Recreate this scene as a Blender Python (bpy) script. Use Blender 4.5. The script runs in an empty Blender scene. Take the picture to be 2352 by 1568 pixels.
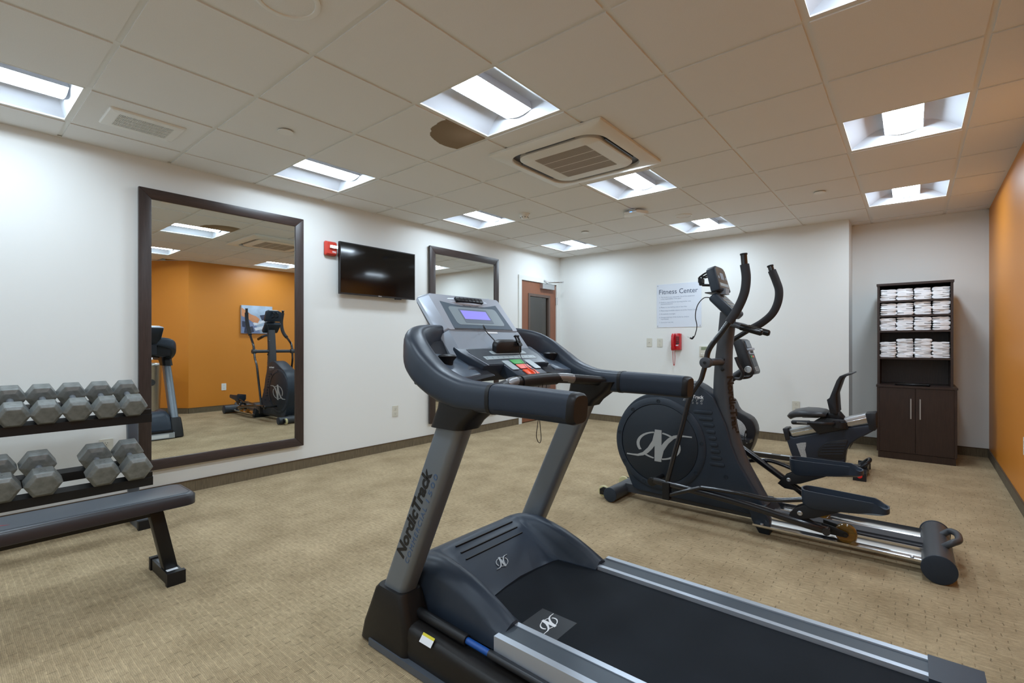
import bpy, bmesh, math, random
from mathutils import Vector, Matrix

random.seed(7)
S = bpy.context.scene
C = S.collection

# ------------------------------------------------------------------ camera, world, exposure
cam_d = bpy.data.cameras.new('camera')
cam = bpy.data.objects.new('camera', cam_d)
C.objects.link(cam)
cam.location = (0, 0, 1.155)
cam.rotation_euler = (math.radians(90), 0, math.radians(39.65))
cam_d.sensor_width = 36.0
cam_d.lens = 36.0 * 1109.0 / 2352.0
cam_d.shift_y = 4.5 / 2352.0
cam_d.clip_start = 0.02
S.camera = cam

w = bpy.data.worlds.new('world')
S.world = w
w.use_nodes = True
w.node_tree.nodes['Background'].inputs[0].default_value = (0.02, 0.02, 0.02, 1)
w.node_tree.nodes['Background'].inputs[1].default_value = 0.0

S.view_settings.view_transform = 'Standard'
S.view_settings.look = 'None'
S.view_settings.exposure = 0.0
S.view_settings.gamma = 1.0
S.view_settings.use_curve_mapping = False
LAMP = 53.0                 # radiance of the troffer baskets
LAMP_COL = (0.69, 0.83, 0.96, 1)

# ------------------------------------------------------------------ materials
def lin(c):
    out = []
    for v in c[:3]:
        v /= 255.0
        out.append(v / 12.92 if v <= 0.04045 else ((v + 0.055) / 1.055) ** 2.4)
    return tuple(out) + (1.0,)

MATS = {}
def mat(name, col, rough=0.5, metal=0.0, noise=0.0, nscale=40.0, bump=0.0, bscale=200.0, coat=0.0,
        spec=0.5, emit=None, estr=0.0, stretch=None):
    m = bpy.data.materials.new(name)
    m.use_nodes = True
    nt = m.node_tree
    b = nt.nodes['Principled BSDF']
    c = lin(col)
    b.inputs['Base Color'].default_value = c
    b.inputs['Roughness'].default_value = rough
    b.inputs['Metallic'].default_value = metal
    b.inputs['Specular IOR Level'].default_value = spec
    b.inputs['Coat Weight'].default_value = coat
    if emit:
        b.inputs['Emission Color'].default_value = emit
        b.inputs['Emission Strength'].default_value = estr
    if noise or bump:
        tc = nt.nodes.new('ShaderNodeTexCoord')
        mp = nt.nodes.new('ShaderNodeMapping')
        if stretch:
            mp.inputs['Scale'].default_value = stretch
        nt.links.new(tc.outputs['Object'], mp.inputs['Vector'])
    if noise:
        n = nt.nodes.new('ShaderNodeTexNoise')
        n.inputs['Scale'].default_value = nscale
        n.inputs['Detail'].default_value = 5
        nt.links.new(mp.outputs['Vector'], n.inputs['Vector'])
        mr = nt.nodes.new('ShaderNodeMapRange')
        mr.inputs['From Min'].default_value = 0.3
        mr.inputs['From Max'].default_value = 0.7
        mr.inputs['To Min'].default_value = 1 - noise
        mr.inputs['To Max'].default_value = 1 + noise
        nt.links.new(n.outputs['Fac'], mr.inputs['Value'])
        mx = nt.nodes.new('ShaderNodeMix')
        mx.data_type = 'RGBA'
        mx.blend_type = 'MULTIPLY'
        mx.inputs[0].default_value = 1.0
        mx.inputs[6].default_value = c
        nt.links.new(mr.outputs['Result'], mx.inputs[7])
        nt.links.new(mx.outputs[2], b.inputs['Base Color'])
    if bump:
        n2 = nt.nodes.new('ShaderNodeTexNoise')
        n2.inputs['Scale'].default_value = bscale
        n2.inputs['Detail'].default_value = 3
        nt.links.new(mp.outputs['Vector'], n2.inputs['Vector'])
        bp = nt.nodes.new('ShaderNodeBump')
        bp.inputs['Strength'].default_value = bump
        bp.inputs['Distance'].default_value = 0.002
        nt.links.new(n2.outputs['Fac'], bp.inputs['Height'])
        nt.links.new(bp.outputs['Normal'], b.inputs['Normal'])
    MATS[name] = m
    return m

M = {}
M['wall'] = mat('white_wall_paint', (227, 228, 225), 0.55, bump=0.06, bscale=260)
M['orange'] = mat('orange_wall_paint', (212, 133, 44), 0.42, bump=0.06, bscale=260)
M['tile'] = mat('ceiling_tile_white', (230, 229, 226), 0.9, noise=0.03, nscale=300, bump=0.15, bscale=420)
M['grid'] = mat('ceiling_grid_white', (228, 227, 222), 0.5)
M['plenum'] = mat('plenum_grey', (120, 118, 114), 0.9)
M['frame_wood'] = mat('dark_espresso_wood', (54, 43, 40), 0.38, noise=0.22, nscale=9, stretch=(14, 1.2, 14))
M['frame_wood_v'] = mat('dark_espresso_wood_upright', (54, 43, 40), 0.38, noise=0.22, nscale=9, stretch=(14, 14, 1.2))
M['cab_wood'] = mat('cabinet_espresso_laminate', (50, 36, 31), 0.36, noise=0.2, nscale=9, stretch=(12, 12, 1.0))
M['mirror'] = mat('mirror_glass', (236, 240, 238), 0.0, metal=1.0)
M['door'] = mat('brown_door_wood', (133, 84, 60), 0.4, noise=0.1, nscale=8, stretch=(10, 10, 1))
M['doorframe'] = mat('door_frame_white_paint', (222, 224, 220), 0.4)
M['lite'] = mat('door_lite_frame_brown', (92, 76, 68), 0.45)
M['satin'] = mat('satin_silver', (188, 190, 192), 0.32, metal=0.85)
M['chrome'] = mat('polished_chrome', (225, 226, 228), 0.12, metal=1.0)
M['alu'] = mat('brushed_aluminium', (190, 193, 197), 0.3, metal=0.9, noise=0.05, nscale=60, stretch=(0.4, 30, 30))
M['tvblack'] = mat('tv_black_plastic', (14, 14, 16), 0.3)
M['screen'] = mat('tv_screen_black_glass', (7, 7, 8), 0.07, spec=0.5)
M['red'] = mat('alarm_red_plastic', (203, 62, 48), 0.4)
M['phone'] = mat('phone_red_gloss', (186, 24, 34), 0.18, coat=0.5)
M['plate'] = mat('ivory_plate_plastic', (208, 205, 192), 0.4)
M['dark_slot'] = mat('dark_slot', (40, 38, 36), 0.6)
M['black'] = mat('black_plastic', (20, 20, 22), 0.45, spec=0.35)
M['blackgloss'] = mat('black_gloss_plastic', (16, 16, 18), 0.2)
M['boot'] = mat('black_brown_plastic', (27, 25, 24), 0.42, bump=0.05, bscale=500, spec=0.3)
M['navy'] = mat('navy_charcoal_plastic', (41, 50, 62), 0.4, bump=0.08, bscale=600, spec=0.35)
M['navy_grip'] = mat('navy_charcoal_grip', (36, 45, 58), 0.5, bump=0.12, bscale=700, spec=0.3)
M['navy_d'] = mat('dark_navy_plastic', (32, 37, 46), 0.42, bump=0.06, bscale=600, spec=0.3)
M['upright'] = mat('grey_upright_paint', (112, 119, 126), 0.35, metal=0.35)
M['console'] = mat('silver_console_plastic', (172, 180, 192), 0.32, metal=0.25)
M['console_d'] = mat('grey_console_plastic', (148, 158, 170), 0.35, metal=0.2)
M['disp'] = mat('display_blue_grey', (92, 108, 122), 0.22)
M['disp_in'] = mat('display_inner_grey', (140, 155, 163), 0.3)
M['bezel'] = mat('display_bezel_grey', (112, 125, 138), 0.3)
M['lcd'] = mat('lcd_violet_backlight', (120, 118, 205), 0.25, emit=(0.33, 0.31, 0.78, 1), estr=0.55)
M['key'] = mat('key_grey', (156, 168, 172), 0.4)
M['keypad'] = mat('keypad_dark', (58, 66, 74), 0.35, spec=0.3)
M['green'] = mat('start_green', (52, 160, 66), 0.35)
M['kred'] = mat('stop_red', (232, 92, 74), 0.35)
M['korange'] = mat('safety_orange', (240, 84, 40), 0.35)
M['belt'] = mat('running_belt_black', (25, 29, 34), 0.7, noise=0.12, nscale=5, bump=0.2, bscale=900, spec=0.1)
M['footrail'] = mat('foot_rail_slate', (66, 74, 82), 0.42, spec=0.35)
M['silver_edge'] = mat('silver_rail_edge', (178, 186, 196), 0.35, metal=0.5)
M['blue'] = mat('shock_blue', (14, 74, 150), 0.35)
M['white'] = mat('white_print', (226, 228, 230), 0.5)
M['yellow'] = mat('caution_yellow', (214, 200, 40), 0.5)
M['orange_label'] = mat('label_orange', (226, 140, 50), 0.5)
M['ink'] = mat('black_ink', (16, 16, 18), 0.5)
M['ink_dk'] = mat('dark_post_lettering', (20, 19, 20), 0.4)
M['ink_blue'] = mat('blue_outline_print', (66, 90, 122), 0.5)
M['ink_sign'] = mat('slate_sign_print', (66, 78, 100), 0.5)
M['ink_sign2'] = mat('grey_sign_print', (158, 167, 184), 0.5)
M['sign'] = mat('sign_board_white', (214, 220, 230), 0.35)
M['tin'] = mat('logo_silver_print', (160, 163, 164), 0.4, metal=0.2)
M['ell'] = mat('elliptical_slate_plastic', (40, 48, 58), 0.42, bump=0.05, bscale=500, spec=0.3)
M['ell_d'] = mat('elliptical_disc_dark', (32, 39, 47), 0.45, spec=0.3)
M['post'] = mat('elliptical_post_grey', (66, 68, 72), 0.4, metal=0.15, spec=0.35)
M['foam'] = mat('grip_foam_grey', (52, 52, 55), 0.75, spec=0.25)
M['tube'] = mat('black_gloss_tube', (26, 26, 30), 0.2, coat=0.3)
M['steel_dk'] = mat('dark_steel', (44, 46, 50), 0.35, metal=0.3)
M['amber'] = mat('amber_urethane', (176, 132, 44), 0.12, coat=0.3)
M['amber'].node_tree.nodes['Principled BSDF'].inputs['Transmission Weight'].default_value = 0.75
M['amber'].node_tree.nodes['Principled BSDF'].inputs['IOR'].default_value = 1.45
M['cream'] = mat('cream_wheel', (196, 186, 140), 0.4)
M['smoke'] = mat('smoky_console_window', (92, 84, 78), 0.14, coat=0.5)
M['bike'] = mat('bike_navy_plastic', (42, 47, 58), 0.4, spec=0.3)
M['bike_b'] = mat('bike_black_plastic', (32, 32, 36), 0.35, spec=0.35)
M['mesh'] = mat('silver_mesh', (168, 170, 172), 0.45, metal=0.3, noise=0.25, nscale=160)
M['seat'] = mat('bike_seat_vinyl', (44, 45, 49), 0.4)
M['vinyl'] = mat('bench_vinyl', (60, 66, 74), 0.36, bump=0.12, bscale=500, spec=0.4)
M['vinyl_s'] = mat('bench_vinyl_side', (38, 35, 38), 0.38)
M['rack'] = mat('rack_black_steel', (22, 22, 23), 0.4, spec=0.35)
M['rack_s'] = mat('rack_slate_steel', (78, 84, 92), 0.38)
M['iron'] = mat('cast_iron_grey', (122, 125, 123), 0.4, metal=0.3, noise=0.22, nscale=30, bump=0.3, bscale=160)
M['iron_h'] = mat('dumbbell_handle_steel', (128, 132, 136), 0.38, metal=0.5)
M['towel'] = mat('white_terry', (244, 246, 250), 0.95, bump=0.5, bscale=900)
M['steel'] = mat('brushed_stainless', (190, 190, 186), 0.28, metal=1.0, noise=0.08, nscale=50, stretch=(20, 20, 0.3))
M['acw'] = mat('cassette_white_plastic', (226, 222, 212), 0.4)
M['acslat'] = mat('cassette_grille_grey', (176, 164, 148), 0.5)
M['acdark'] = mat('cassette_slot_dark', (52, 54, 60), 0.35)
M['white_p'] = mat('white_fixture_plastic', (232, 231, 226), 0.4)
M['reflector'] = mat('troffer_reflector_white', (210, 214, 222), 0.5)
M['lamp'] = mat('troffer_basket_lamp', (255, 255, 255), 0.5, emit=LAMP_COL, estr=LAMP)
M['led_blue'] = mat('blue_led', (90, 150, 255), 0.4, emit=(0.15, 0.4, 1, 1), estr=2.0)
M['red_dot'] = mat('red_reflector', (214, 40, 40), 0.3)
M['lcdgreen'] = mat('thermostat_lcd', (132, 142, 116), 0.3)
M['basecarpet'] = mat('carpet_base_brown', (106, 93, 72), 0.95, noise=0.25, nscale=25, stretch=(8, 8, 0.6), bump=0.4, bscale=300)
M['basebind'] = mat('carpet_base_binding', (84, 66, 46), 0.9)
M['tray'] = mat('navy_plastic_painted_sheen', (78, 90, 104), 0.32)  # same navy plastic, painted paler in place of the ceiling lights' reflection
M['sensor'] = mat('pulse_sensor_steel', (128, 128, 130), 0.35, metal=0.6)
M['corr'] = mat('corridor_taupe', (150, 140, 128), 0.7)

# clear pane for the door
g = bpy.data.materials.new('door_pane_glass'); g.use_nodes = True
nt = g.node_tree; nt.nodes.clear()
o_ = nt.nodes.new('ShaderNodeOutputMaterial'); mxs = nt.nodes.new('ShaderNodeMixShader')
tr = nt.nodes.new('ShaderNodeBsdfTransparent'); gl = nt.nodes.new('ShaderNodeBsdfGlossy')
tr.inputs[0].default_value = (0.8, 0.8, 0.78, 1); gl.inputs['Roughness'].default_value = 0.03
mxs.inputs[0].default_value = 0.1
nt.links.new(tr.outputs[0], mxs.inputs[1]); nt.links.new(gl.outputs[0], mxs.inputs[2]); nt.links.new(mxs.outputs[0], o_.inputs[0])
M['pane'] = g

# carpet: narrow loop-pile blocks laid in running bond, fine ribs along each block
def carpet():
    m = bpy.data.materials.new('tan_block_carpet'); m.use_nodes = True
    nt = m.node_tree; L = nt.links.new
    b = nt.nodes['Principled BSDF']
    b.inputs['Roughness'].default_value = 0.95
    b.inputs['Specular IOR Level'].default_value = 0.15
    tc = nt.nodes.new('ShaderNodeTexCoord')
    wob = nt.nodes.new('ShaderNodeTexNoise'); wob.inputs['Scale'].default_value = 30; wob.inputs['Detail'].default_value = 2
    L(tc.outputs['Object'], wob.inputs['Vector'])
    wm = nt.nodes.new('ShaderNodeVectorMath'); wm.operation = 'MULTIPLY_ADD'
    wm.inputs[1].default_value = (0.008, 0.008, 0)
    L(wob.outputs['Color'], wm.inputs[0]); L(tc.outputs['Object'], wm.inputs[2])
    sx = nt.nodes.new('ShaderNodeSeparateXYZ'); L(wm.outputs[0], sx.inputs[0])
    def mth(op, a, b_=None, c_=None):
        n = nt.nodes.new('ShaderNodeMath'); n.operation = op
        for k, v in enumerate((a, b_, c_)):
            if v is None: continue
            if isinstance(v, (int, float)): n.inputs[k].default_value = v
            else: L(v, n.inputs[k])
        return n.outputs[0]
    v_ = mth('DIVIDE', sx.outputs['Y'], 0.0265)
    row = mth('FLOOR', v_)
    wn = nt.nodes.new('ShaderNodeTexWhiteNoise'); wn.noise_dimensions = '1D'; L(row, wn.inputs['W'])
    off = mth('MULTIPLY_ADD', wn.outputs['Value'], 0.3, mth('MULTIPLY', row, 0.5))
    u_ = mth('ADD', mth('DIVIDE', sx.outputs['X'], 0.1), off)
    fu = mth('FRACT', u_); fv = mth('FRACT', v_)
    def band(f, w_):           # 1 at the seam, falling to 0 at distance w_
        d = mth('ABSOLUTE', mth('SUBTRACT', f, 0.5))
        n = nt.nodes.new('ShaderNodeMapRange'); n.inputs['From Min'].default_value = 0.5 - w_; n.inputs['From Max'].default_value = 0.5
        L(d, n.inputs['Value']); return n.outputs['Result']
    tick = band(fu, 0.03); edge = band(fv, 0.1)
    nk = nt.nodes.new('ShaderNodeTexNoise'); nk.inputs['Scale'].default_value = 16; L(tc.outputs['Object'], nk.inputs['Vector'])
    nkr = nt.nodes.new('ShaderNodeMapRange'); nkr.inputs['From Min'].default_value = 0.34; nkr.inputs['From Max'].default_value = 0.58; L(nk.outputs['Fac'], nkr.inputs['Value'])
    tick = mth('MULTIPLY', tick, nkr.outputs['Result'])
    # large soft mottling
    n1 = nt.nodes.new('ShaderNodeTexNoise'); n1.inputs['Scale'].default_value = 3.2; n1.inputs['Detail'].default_value = 7
    n1.inputs['Roughness'].default_value = 0.62
    L(tc.outputs['Object'], n1.inputs['Vector'])
    n2 = nt.nodes.new('ShaderNodeTexNoise'); n2.inputs['Scale'].default_value = 240; n2.inputs['Detail'].default_value = 2
    L(tc.outputs['Object'], n2.inputs['Vector'])
    ramp = nt.nodes.new('ShaderNodeValToRGB')
    ramp.color_ramp.elements[0].position = 0.3; ramp.color_ramp.elements[0].color = lin((146, 127, 98))
    ramp.color_ramp.elements[1].position = 0.7; ramp.color_ramp.elements[1].color = lin((176, 156, 124))
    L(n1.outputs['Fac'], ramp.inputs['Fac'])
    mb = nt.nodes.new('ShaderNodeMapRange'); mb.inputs['To Min'].default_value = 1.0; mb.inputs['To Max'].default_value = 0.54  # block ends darkened in colour, painting in the shade of the pile relief
    L(tick, mb.inputs['Value'])
    mm = nt.nodes.new('ShaderNodeMapRange'); mm.inputs['To Min'].default_value = 1.0; mm.inputs['To Max'].default_value = 1.22
    L(edge, mm.inputs['Value'])
    mf = nt.nodes.new('ShaderNodeMapRange'); mf.inputs['To Min'].default_value = 0.8; mf.inputs['To Max'].default_value = 1.2
    L(n2.outputs['Fac'], mf.inputs['Value'])
    # ribs along the block
    sn = nt.nodes.new('ShaderNodeMath'); sn.operation = 'SINE'
    ml = nt.nodes.new('ShaderNodeMath'); ml.operation = 'MULTIPLY'; ml.inputs[1].default_value = 2 * math.pi / 0.0053
    L(sx.outputs['Y'], ml.inputs[0]); L(ml.outputs[0], sn.inputs[0])
    rb = nt.nodes.new('ShaderNodeMapRange'); rb.inputs['From Min'].default_value = -1; rb.inputs['To Min'].default_value = 0.88; rb.inputs['To Max'].default_value = 1.08
    L(sn.outputs[0], rb.inputs['Value'])
    # short pale and dark flecks lying along the blocks
    fm = nt.nodes.new('ShaderNodeMapping'); fm.inputs['Scale'].default_value = (0.4, 1.0, 1.0); L(tc.outputs['Object'], fm.inputs['Vector'])
    n3 = nt.nodes.new('ShaderNodeTexNoise'); n3.inputs['Scale'].default_value = 75; n3.inputs['Detail'].default_value = 4; n3.inputs['Roughness'].default_value = 0.7
    L(fm.outputs['Vector'], n3.inputs['Vector'])
    fk = nt.nodes.new('ShaderNodeMapRange'); fk.inputs['From Min'].default_value = 0.3; fk.inputs['From Max'].default_value = 0.7
    fk.inputs['To Min'].default_value = 0.8; fk.inputs['To Max'].default_value = 1.2
    L(n3.outputs['Fac'], fk.inputs['Value'])
    cur = ramp.outputs['Color']
    for f in (mb, mm, mf, rb, fk):
        x = nt.nodes.new('ShaderNodeMix'); x.data_type = 'RGBA'; x.blend_type = 'MULTIPLY'; x.inputs[0].default_value = 1
        L(cur, x.inputs[6]); L(f.outputs['Result'], x.inputs[7]); cur = x.outputs[2]
    L(cur, b.inputs['Base Color'])
    h1 = nt.nodes.new('ShaderNodeMath'); h1.operation = 'MULTIPLY'
    inv = nt.nodes.new('ShaderNodeMath'); inv.operation = 'SUBTRACT'; inv.inputs[0].default_value = 1
    L(tick, inv.inputs[1])
    a1 = nt.nodes.new('ShaderNodeMath'); a1.operation = 'MULTIPLY_ADD'; a1.inputs[1].default_value = 0.22
    L(sn.outputs[0], a1.inputs[0]); L(inv.outputs[0], a1.inputs[2])
    a2 = nt.nodes.new('ShaderNodeMath'); a2.operation = 'MULTIPLY_ADD'; a2.inputs[1].default_value = 0.6
    L(n2.outputs['Fac'], a2.inputs[0]); L(a1.outputs[0], a2.inputs[2])
    bp = nt.nodes.new('ShaderNodeBump'); bp.inputs['Strength'].default_value = 0.7; bp.inputs['Distance'].default_value = 0.0025
    L(a2.outputs[0], bp.inputs['Height']); L(bp.outputs['Normal'], b.inputs['Normal'])
    return m
M['carpet'] = carpet()

# ceiling tile with an old water stain near one corner (its own outline)
def stained():
    m = MATS['ceiling_tile_white'].copy(); m.name = 'ceiling_tile_water_stained'
    nt = m.node_tree; L = nt.links.new
    b = nt.nodes['Principled BSDF']
    tc = nt.nodes.new('ShaderNodeTexCoord')
    mp = nt.nodes.new('ShaderNodeMapping')
    mp.inputs['Location'].default_value = (-0.245, -0.18, 0)
    L(tc.outputs['Object'], mp.inputs['Vector'])
    nz = nt.nodes.new('ShaderNodeTexNoise'); nz.inputs['Scale'].default_value = 14
    L(tc.outputs['Object'], nz.inputs['Vector'])
    ln = nt.nodes.new('ShaderNodeVectorMath'); ln.operation = 'LENGTH'; L(mp.outputs[0], ln.inputs[0])
    ad = nt.nodes.new('ShaderNodeMath'); ad.operation = 'MULTIPLY_ADD'; ad.inputs[1].default_value = 0.03
    L(nz.outputs['Fac'], ad.inputs[0]); L(ln.outputs['Value'], ad.inputs[2])
    rp = nt.nodes.new('ShaderNodeValToRGB')
    e = rp.color_ramp.elements
    e[0].position = 0.0; e[0].color = lin((172, 152, 130))
    e[1].position = 0.262; e[1].color = lin((230, 229, 226))
    x = e.new(0.258); x.color = lin((134, 114, 88))
    x = e.new(0.17); x.color = lin((140, 120, 94))
    L(ad.outputs[0], rp.inputs['Fac'])
    L(rp.outputs['Color'], b.inputs['Base Color'])
    return m
M['stain'] = stained()

# ------------------------------------------------------------------ mesh helpers
class B:
    """collects shapes into one mesh (world coordinates)"""
    def __init__(s): s.bm = bmesh.new()
    def _add(s, t, bev=0.0, seg=2):
        if bev:
            bmesh.ops.bevel(t, geom=[e for e in t.edges if e.calc_face_angle(0) > 0.35], offset=bev, segments=seg,
                            profile=0.5, affect='EDGES', clamp_overlap=True)
        me = bpy.data.meshes.new('t'); t.to_mesh(me); t.free()
        s.bm.from_mesh(me); bpy.data.meshes.remove(me)
        return s
    def box(s, x0, x1, y0, y1, z0, z1, bev=0.0, seg=2):
        t = bmesh.new()
        v = [t.verts.new((x, y, z)) for x in (x0, x1) for y in (y0, y1) for z in (z0, z1)]
        for f in ((0, 1, 3, 2), (4, 6, 7, 5), (0, 4, 5, 1), (2, 3, 7, 6), (0, 2, 6, 4), (1, 5, 7, 3)):
            t.faces.new([v[i] for i in f])
        return s._add(t, bev, seg)
    def loft(s, loops, cap=True, closed=True, bev=0.0, seg=2, ring=False):
        t = bmesh.new()
        vs = [[t.verts.new(p) for p in l] for l in loops]
        n = len(loops[0])
        rng = range(len(vs)) if ring else range(len(vs) - 1)
        for i in rng:
            a, b = vs[i], vs[(i + 1) % len(vs)]
            for k in range(n if closed else n - 1):
                k2 = (k + 1) % n
                try: t.faces.new((a[k], a[k2], b[k2], b[k]))
                except ValueError: pass
        if cap and closed and not ring:
            t.faces.new(list(reversed(vs[0]))); t.faces.new(vs[-1])
        bmesh.ops.recalc_face_normals(t, faces=t.faces)
        return s._add(t, bev, seg)
    def prism(s, poly, axis, a, b, bev=0.0, seg=2):
        f = {'y': lambda p, q: (p[0], q, p[1]), 'x': lambda p, q: (q, p[0], p[1]), 'z': lambda p, q: (p[0], p[1], q)}[axis]
        return s.loft([[f(p, a) for p in poly], [f(p, b) for p in poly]], bev=bev, seg=seg)
    def cyl(s, p0, p1, r0, r1=None, n=20, bev=0.0, seg=2):
        r1 = r0 if r1 is None else r1
        p0, p1 = Vector(p0), Vector(p1)
        d = (p1 - p0).normalized(); u = d.orthogonal().normalized(); v = d.cross(u)
        ang = [2 * math.pi * i / n for i in range(n)]
        l0 = [p0 + (u * math.cos(a) + v * math.sin(a)) * r0 for a in ang]
        l1 = [p1 + (u * math.cos(a) + v * math.sin(a)) * r1 for a in ang]
        return s.loft([l0, l1], bev=bev, seg=seg)
    def lathe(s, prof, c, ax=(0, 0, 1), n=24):
        """prof: (radius, height along ax)"""
        c = Vector(c); d = Vector(ax).normalized(); u = d.orthogonal().normalized(); v = d.cross(u)
        loops = []
        for r, h in prof:
            r = max(r, 1e-4)
            loops.append([c + d * h + (u * math.cos(2 * math.pi * i / n) + v * math.sin(2 * math.pi * i / n)) * r for i in range(n)])
        return s.loft(loops)
    def sweep(s, pts, secs, n=16, pw=2.0, up=(0, 0, 1), cap=True):
        """superellipse section (w across, h along up) swept along pts; secs one per point or one for all"""
        pts = [Vector(p) for p in pts]; up = Vector(up)
        if not isinstance(secs, list): secs = [secs] * len(pts)
        loops = []
        for i, p in enumerate(pts):
            a = pts[max(i - 1, 0)]; b = pts[min(i + 1, len(pts) - 1)]
            d = (b - a).normalized()
            side = d.cross(up)
            if side.length < 1e-4: side = d.orthogonal()
            side.normalize(); u2 = side.cross(d).normalized()
            wv, hv = secs[i]
            l = []
            for k in range(n):
                t = 2 * math.pi * (k + 0.5) / n
                c_, s_ = math.cos(t), math.sin(t)
                l.append(p + side * (wv / 2 * math.copysign(abs(c_) ** (2 / pw), c_)) + u2 * (hv / 2 * math.copysign(abs(s_) ** (2 / pw), s_)))
            loops.append(l)
        return s.loft(loops, cap=cap)
    def tube(s, pts, r, n=12, up=(0, 0, 1)):
        pts = [Vector(p) for p in pts]
        if not isinstance(r, list): r = [r] * len(pts)
        # parallel transport frame
        loops = []; d0 = (pts[1] - pts[0]).normalized(); u = d0.orthogonal().normalized()
        for i, p in enumerate(pts):
            a = pts[max(i - 1, 0)]; b = pts[min(i + 1, len(pts) - 1)]
            d = (b - a).normalized()
            u = (u - d * u.dot(d)).normalized(); v = d.cross(u)
            loops.append([p + (u * math.cos(2 * math.pi * k / n) + v * math.sin(2 * math.pi * k / n)) * r[i] for k in range(n)])
        return s.loft(loops)
    def poly(s, pts):
        t = bmesh.new(); t.faces.new([t.verts.new(p) for p in pts]); return s._add(t)
    def build(s, name, m, parent=None, smooth=True, ang=38):
        me = bpy.data.meshes.new(name)
        if parent is not None:
            off = Vector((0, 0, 0)); q = parent
            while q is not None: off += q.location; q = q.parent
            bmesh.ops.translate(s.bm, verts=s.bm.verts, vec=-off)
        s.bm.to_mesh(me); s.bm.free()
        me.materials.append(M[m] if isinstance(m, str) else m)
        if smooth and len(me.polygons):
            me.polygons.foreach_set('use_smooth', [True] * len(me.polygons))
            me.set_sharp_from_angle(angle=math.radians(ang))
        o = bpy.data.objects.new(name, me); C.objects.link(o)
        if parent is not None: o.parent = parent
        return o

def spline(pts, k=6):
    """Catmull-Rom through pts"""
    P = [Vector(p) for p in pts]; out = []
    for i in range(len(P) - 1):
        p0 = P[max(i - 1, 0)]; p1 = P[i]; p2 = P[i + 1]; p3 = P[min(i + 2, len(P) - 1)]
        for j in range(k):
            t = j / k
            out.append(0.5 * ((2 * p1) + (p2 - p0) * t + (2 * p0 - 5 * p1 + 4 * p2 - p3) * t * t + (3 * p1 - p0 - 3 * p2 + p3) * t ** 3))
    out.append(P[-1]); return out

def spl2(pts, k=5, closed=False):
    q = [(p[0], p[1], 0) for p in pts]
    if closed: q = q + [q[0]]
    r = [(v.x, v.y) for v in spline(q, k)]
    return r[:-1] if closed else r

def rrect(x0, x1, y0, y1, r, n=5):
    out = []
    for cx, cy, a0 in ((x1 - r, y1 - r, 0), (x0 + r, y1 - r, 90), (x0 + r, y0 + r, 180), (x1 - r, y0 + r, 270)):
        for i in range(n + 1):
            a = math.radians(a0 + 90 * i / n); out.append((cx + r * math.cos(a), cy + r * math.sin(a)))
    return out

def tag(o, label, cat, group=None):
    o['label'] = label; o['category'] = cat
    if group: o['group'] = group
    return o
def thing(name, label, cat, loc=(0, 0, 0), group=None):
    o = bpy.data.objects.new(name, None); C.objects.link(o); o.location = loc
    o.empty_display_size = 0.1
    return tag(o, label, cat, group)
def struct(o):
    o['kind'] = 'structure'; return o
def copy_tree(o, parent=None):
    c = o.copy(); C.objects.link(c)
    if parent is not None: c.parent = parent
    for ch in list(o.children): copy_tree(ch, c)
    return c

def text_bm(body, size, extrude=0.0006, bold=0.0, shear=0.0, spacing=1.0, align='LEFT', fit=None):
    """lettering as a bmesh in the local xy plane"""
    cu = bpy.data.curves.new('lettering', 'FONT'); cu.body = body; cu.size = size; cu.extrude = extrude
    cu.offset = bold; cu.shear = shear; cu.space_character = spacing; cu.align_x = align; cu.resolution_u = 3
    o = bpy.data.objects.new('lettering', cu); C.objects.link(o)
    dg = bpy.context.evaluated_depsgraph_get(); dg.update()
    me = bpy.data.meshes.new_from_object(o.evaluated_get(dg))
    bm = bmesh.new(); bm.from_mesh(me)
    bpy.data.objects.remove(o); bpy.data.curves.remove(cu); bpy.data.meshes.remove(me)
    if fit and bm.verts:
        xs = [v.co.x for v in bm.verts]; k = fit / (max(xs) - min(xs)); x0 = min(xs)
        for v in bm.verts: v.co.x = (v.co.x - x0) * k
    return bm
def lettering(name, body, size, org, right, up, m, parent, **kw):
    right = Vector(right).normalized(); up = Vector(up).normalized(); nrm = right.cross(up)
    b = B(); b.bm.free(); b.bm = text_bm(body, size, **kw)
    mt = Matrix((right, up, nrm)).transposed().to_4x4(); mt.translation = Vector(org)
    bmesh.ops.transform(b.bm, matrix=mt, verts=b.bm.verts)
    return b.build(name, m, parent, smooth=False)

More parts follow.
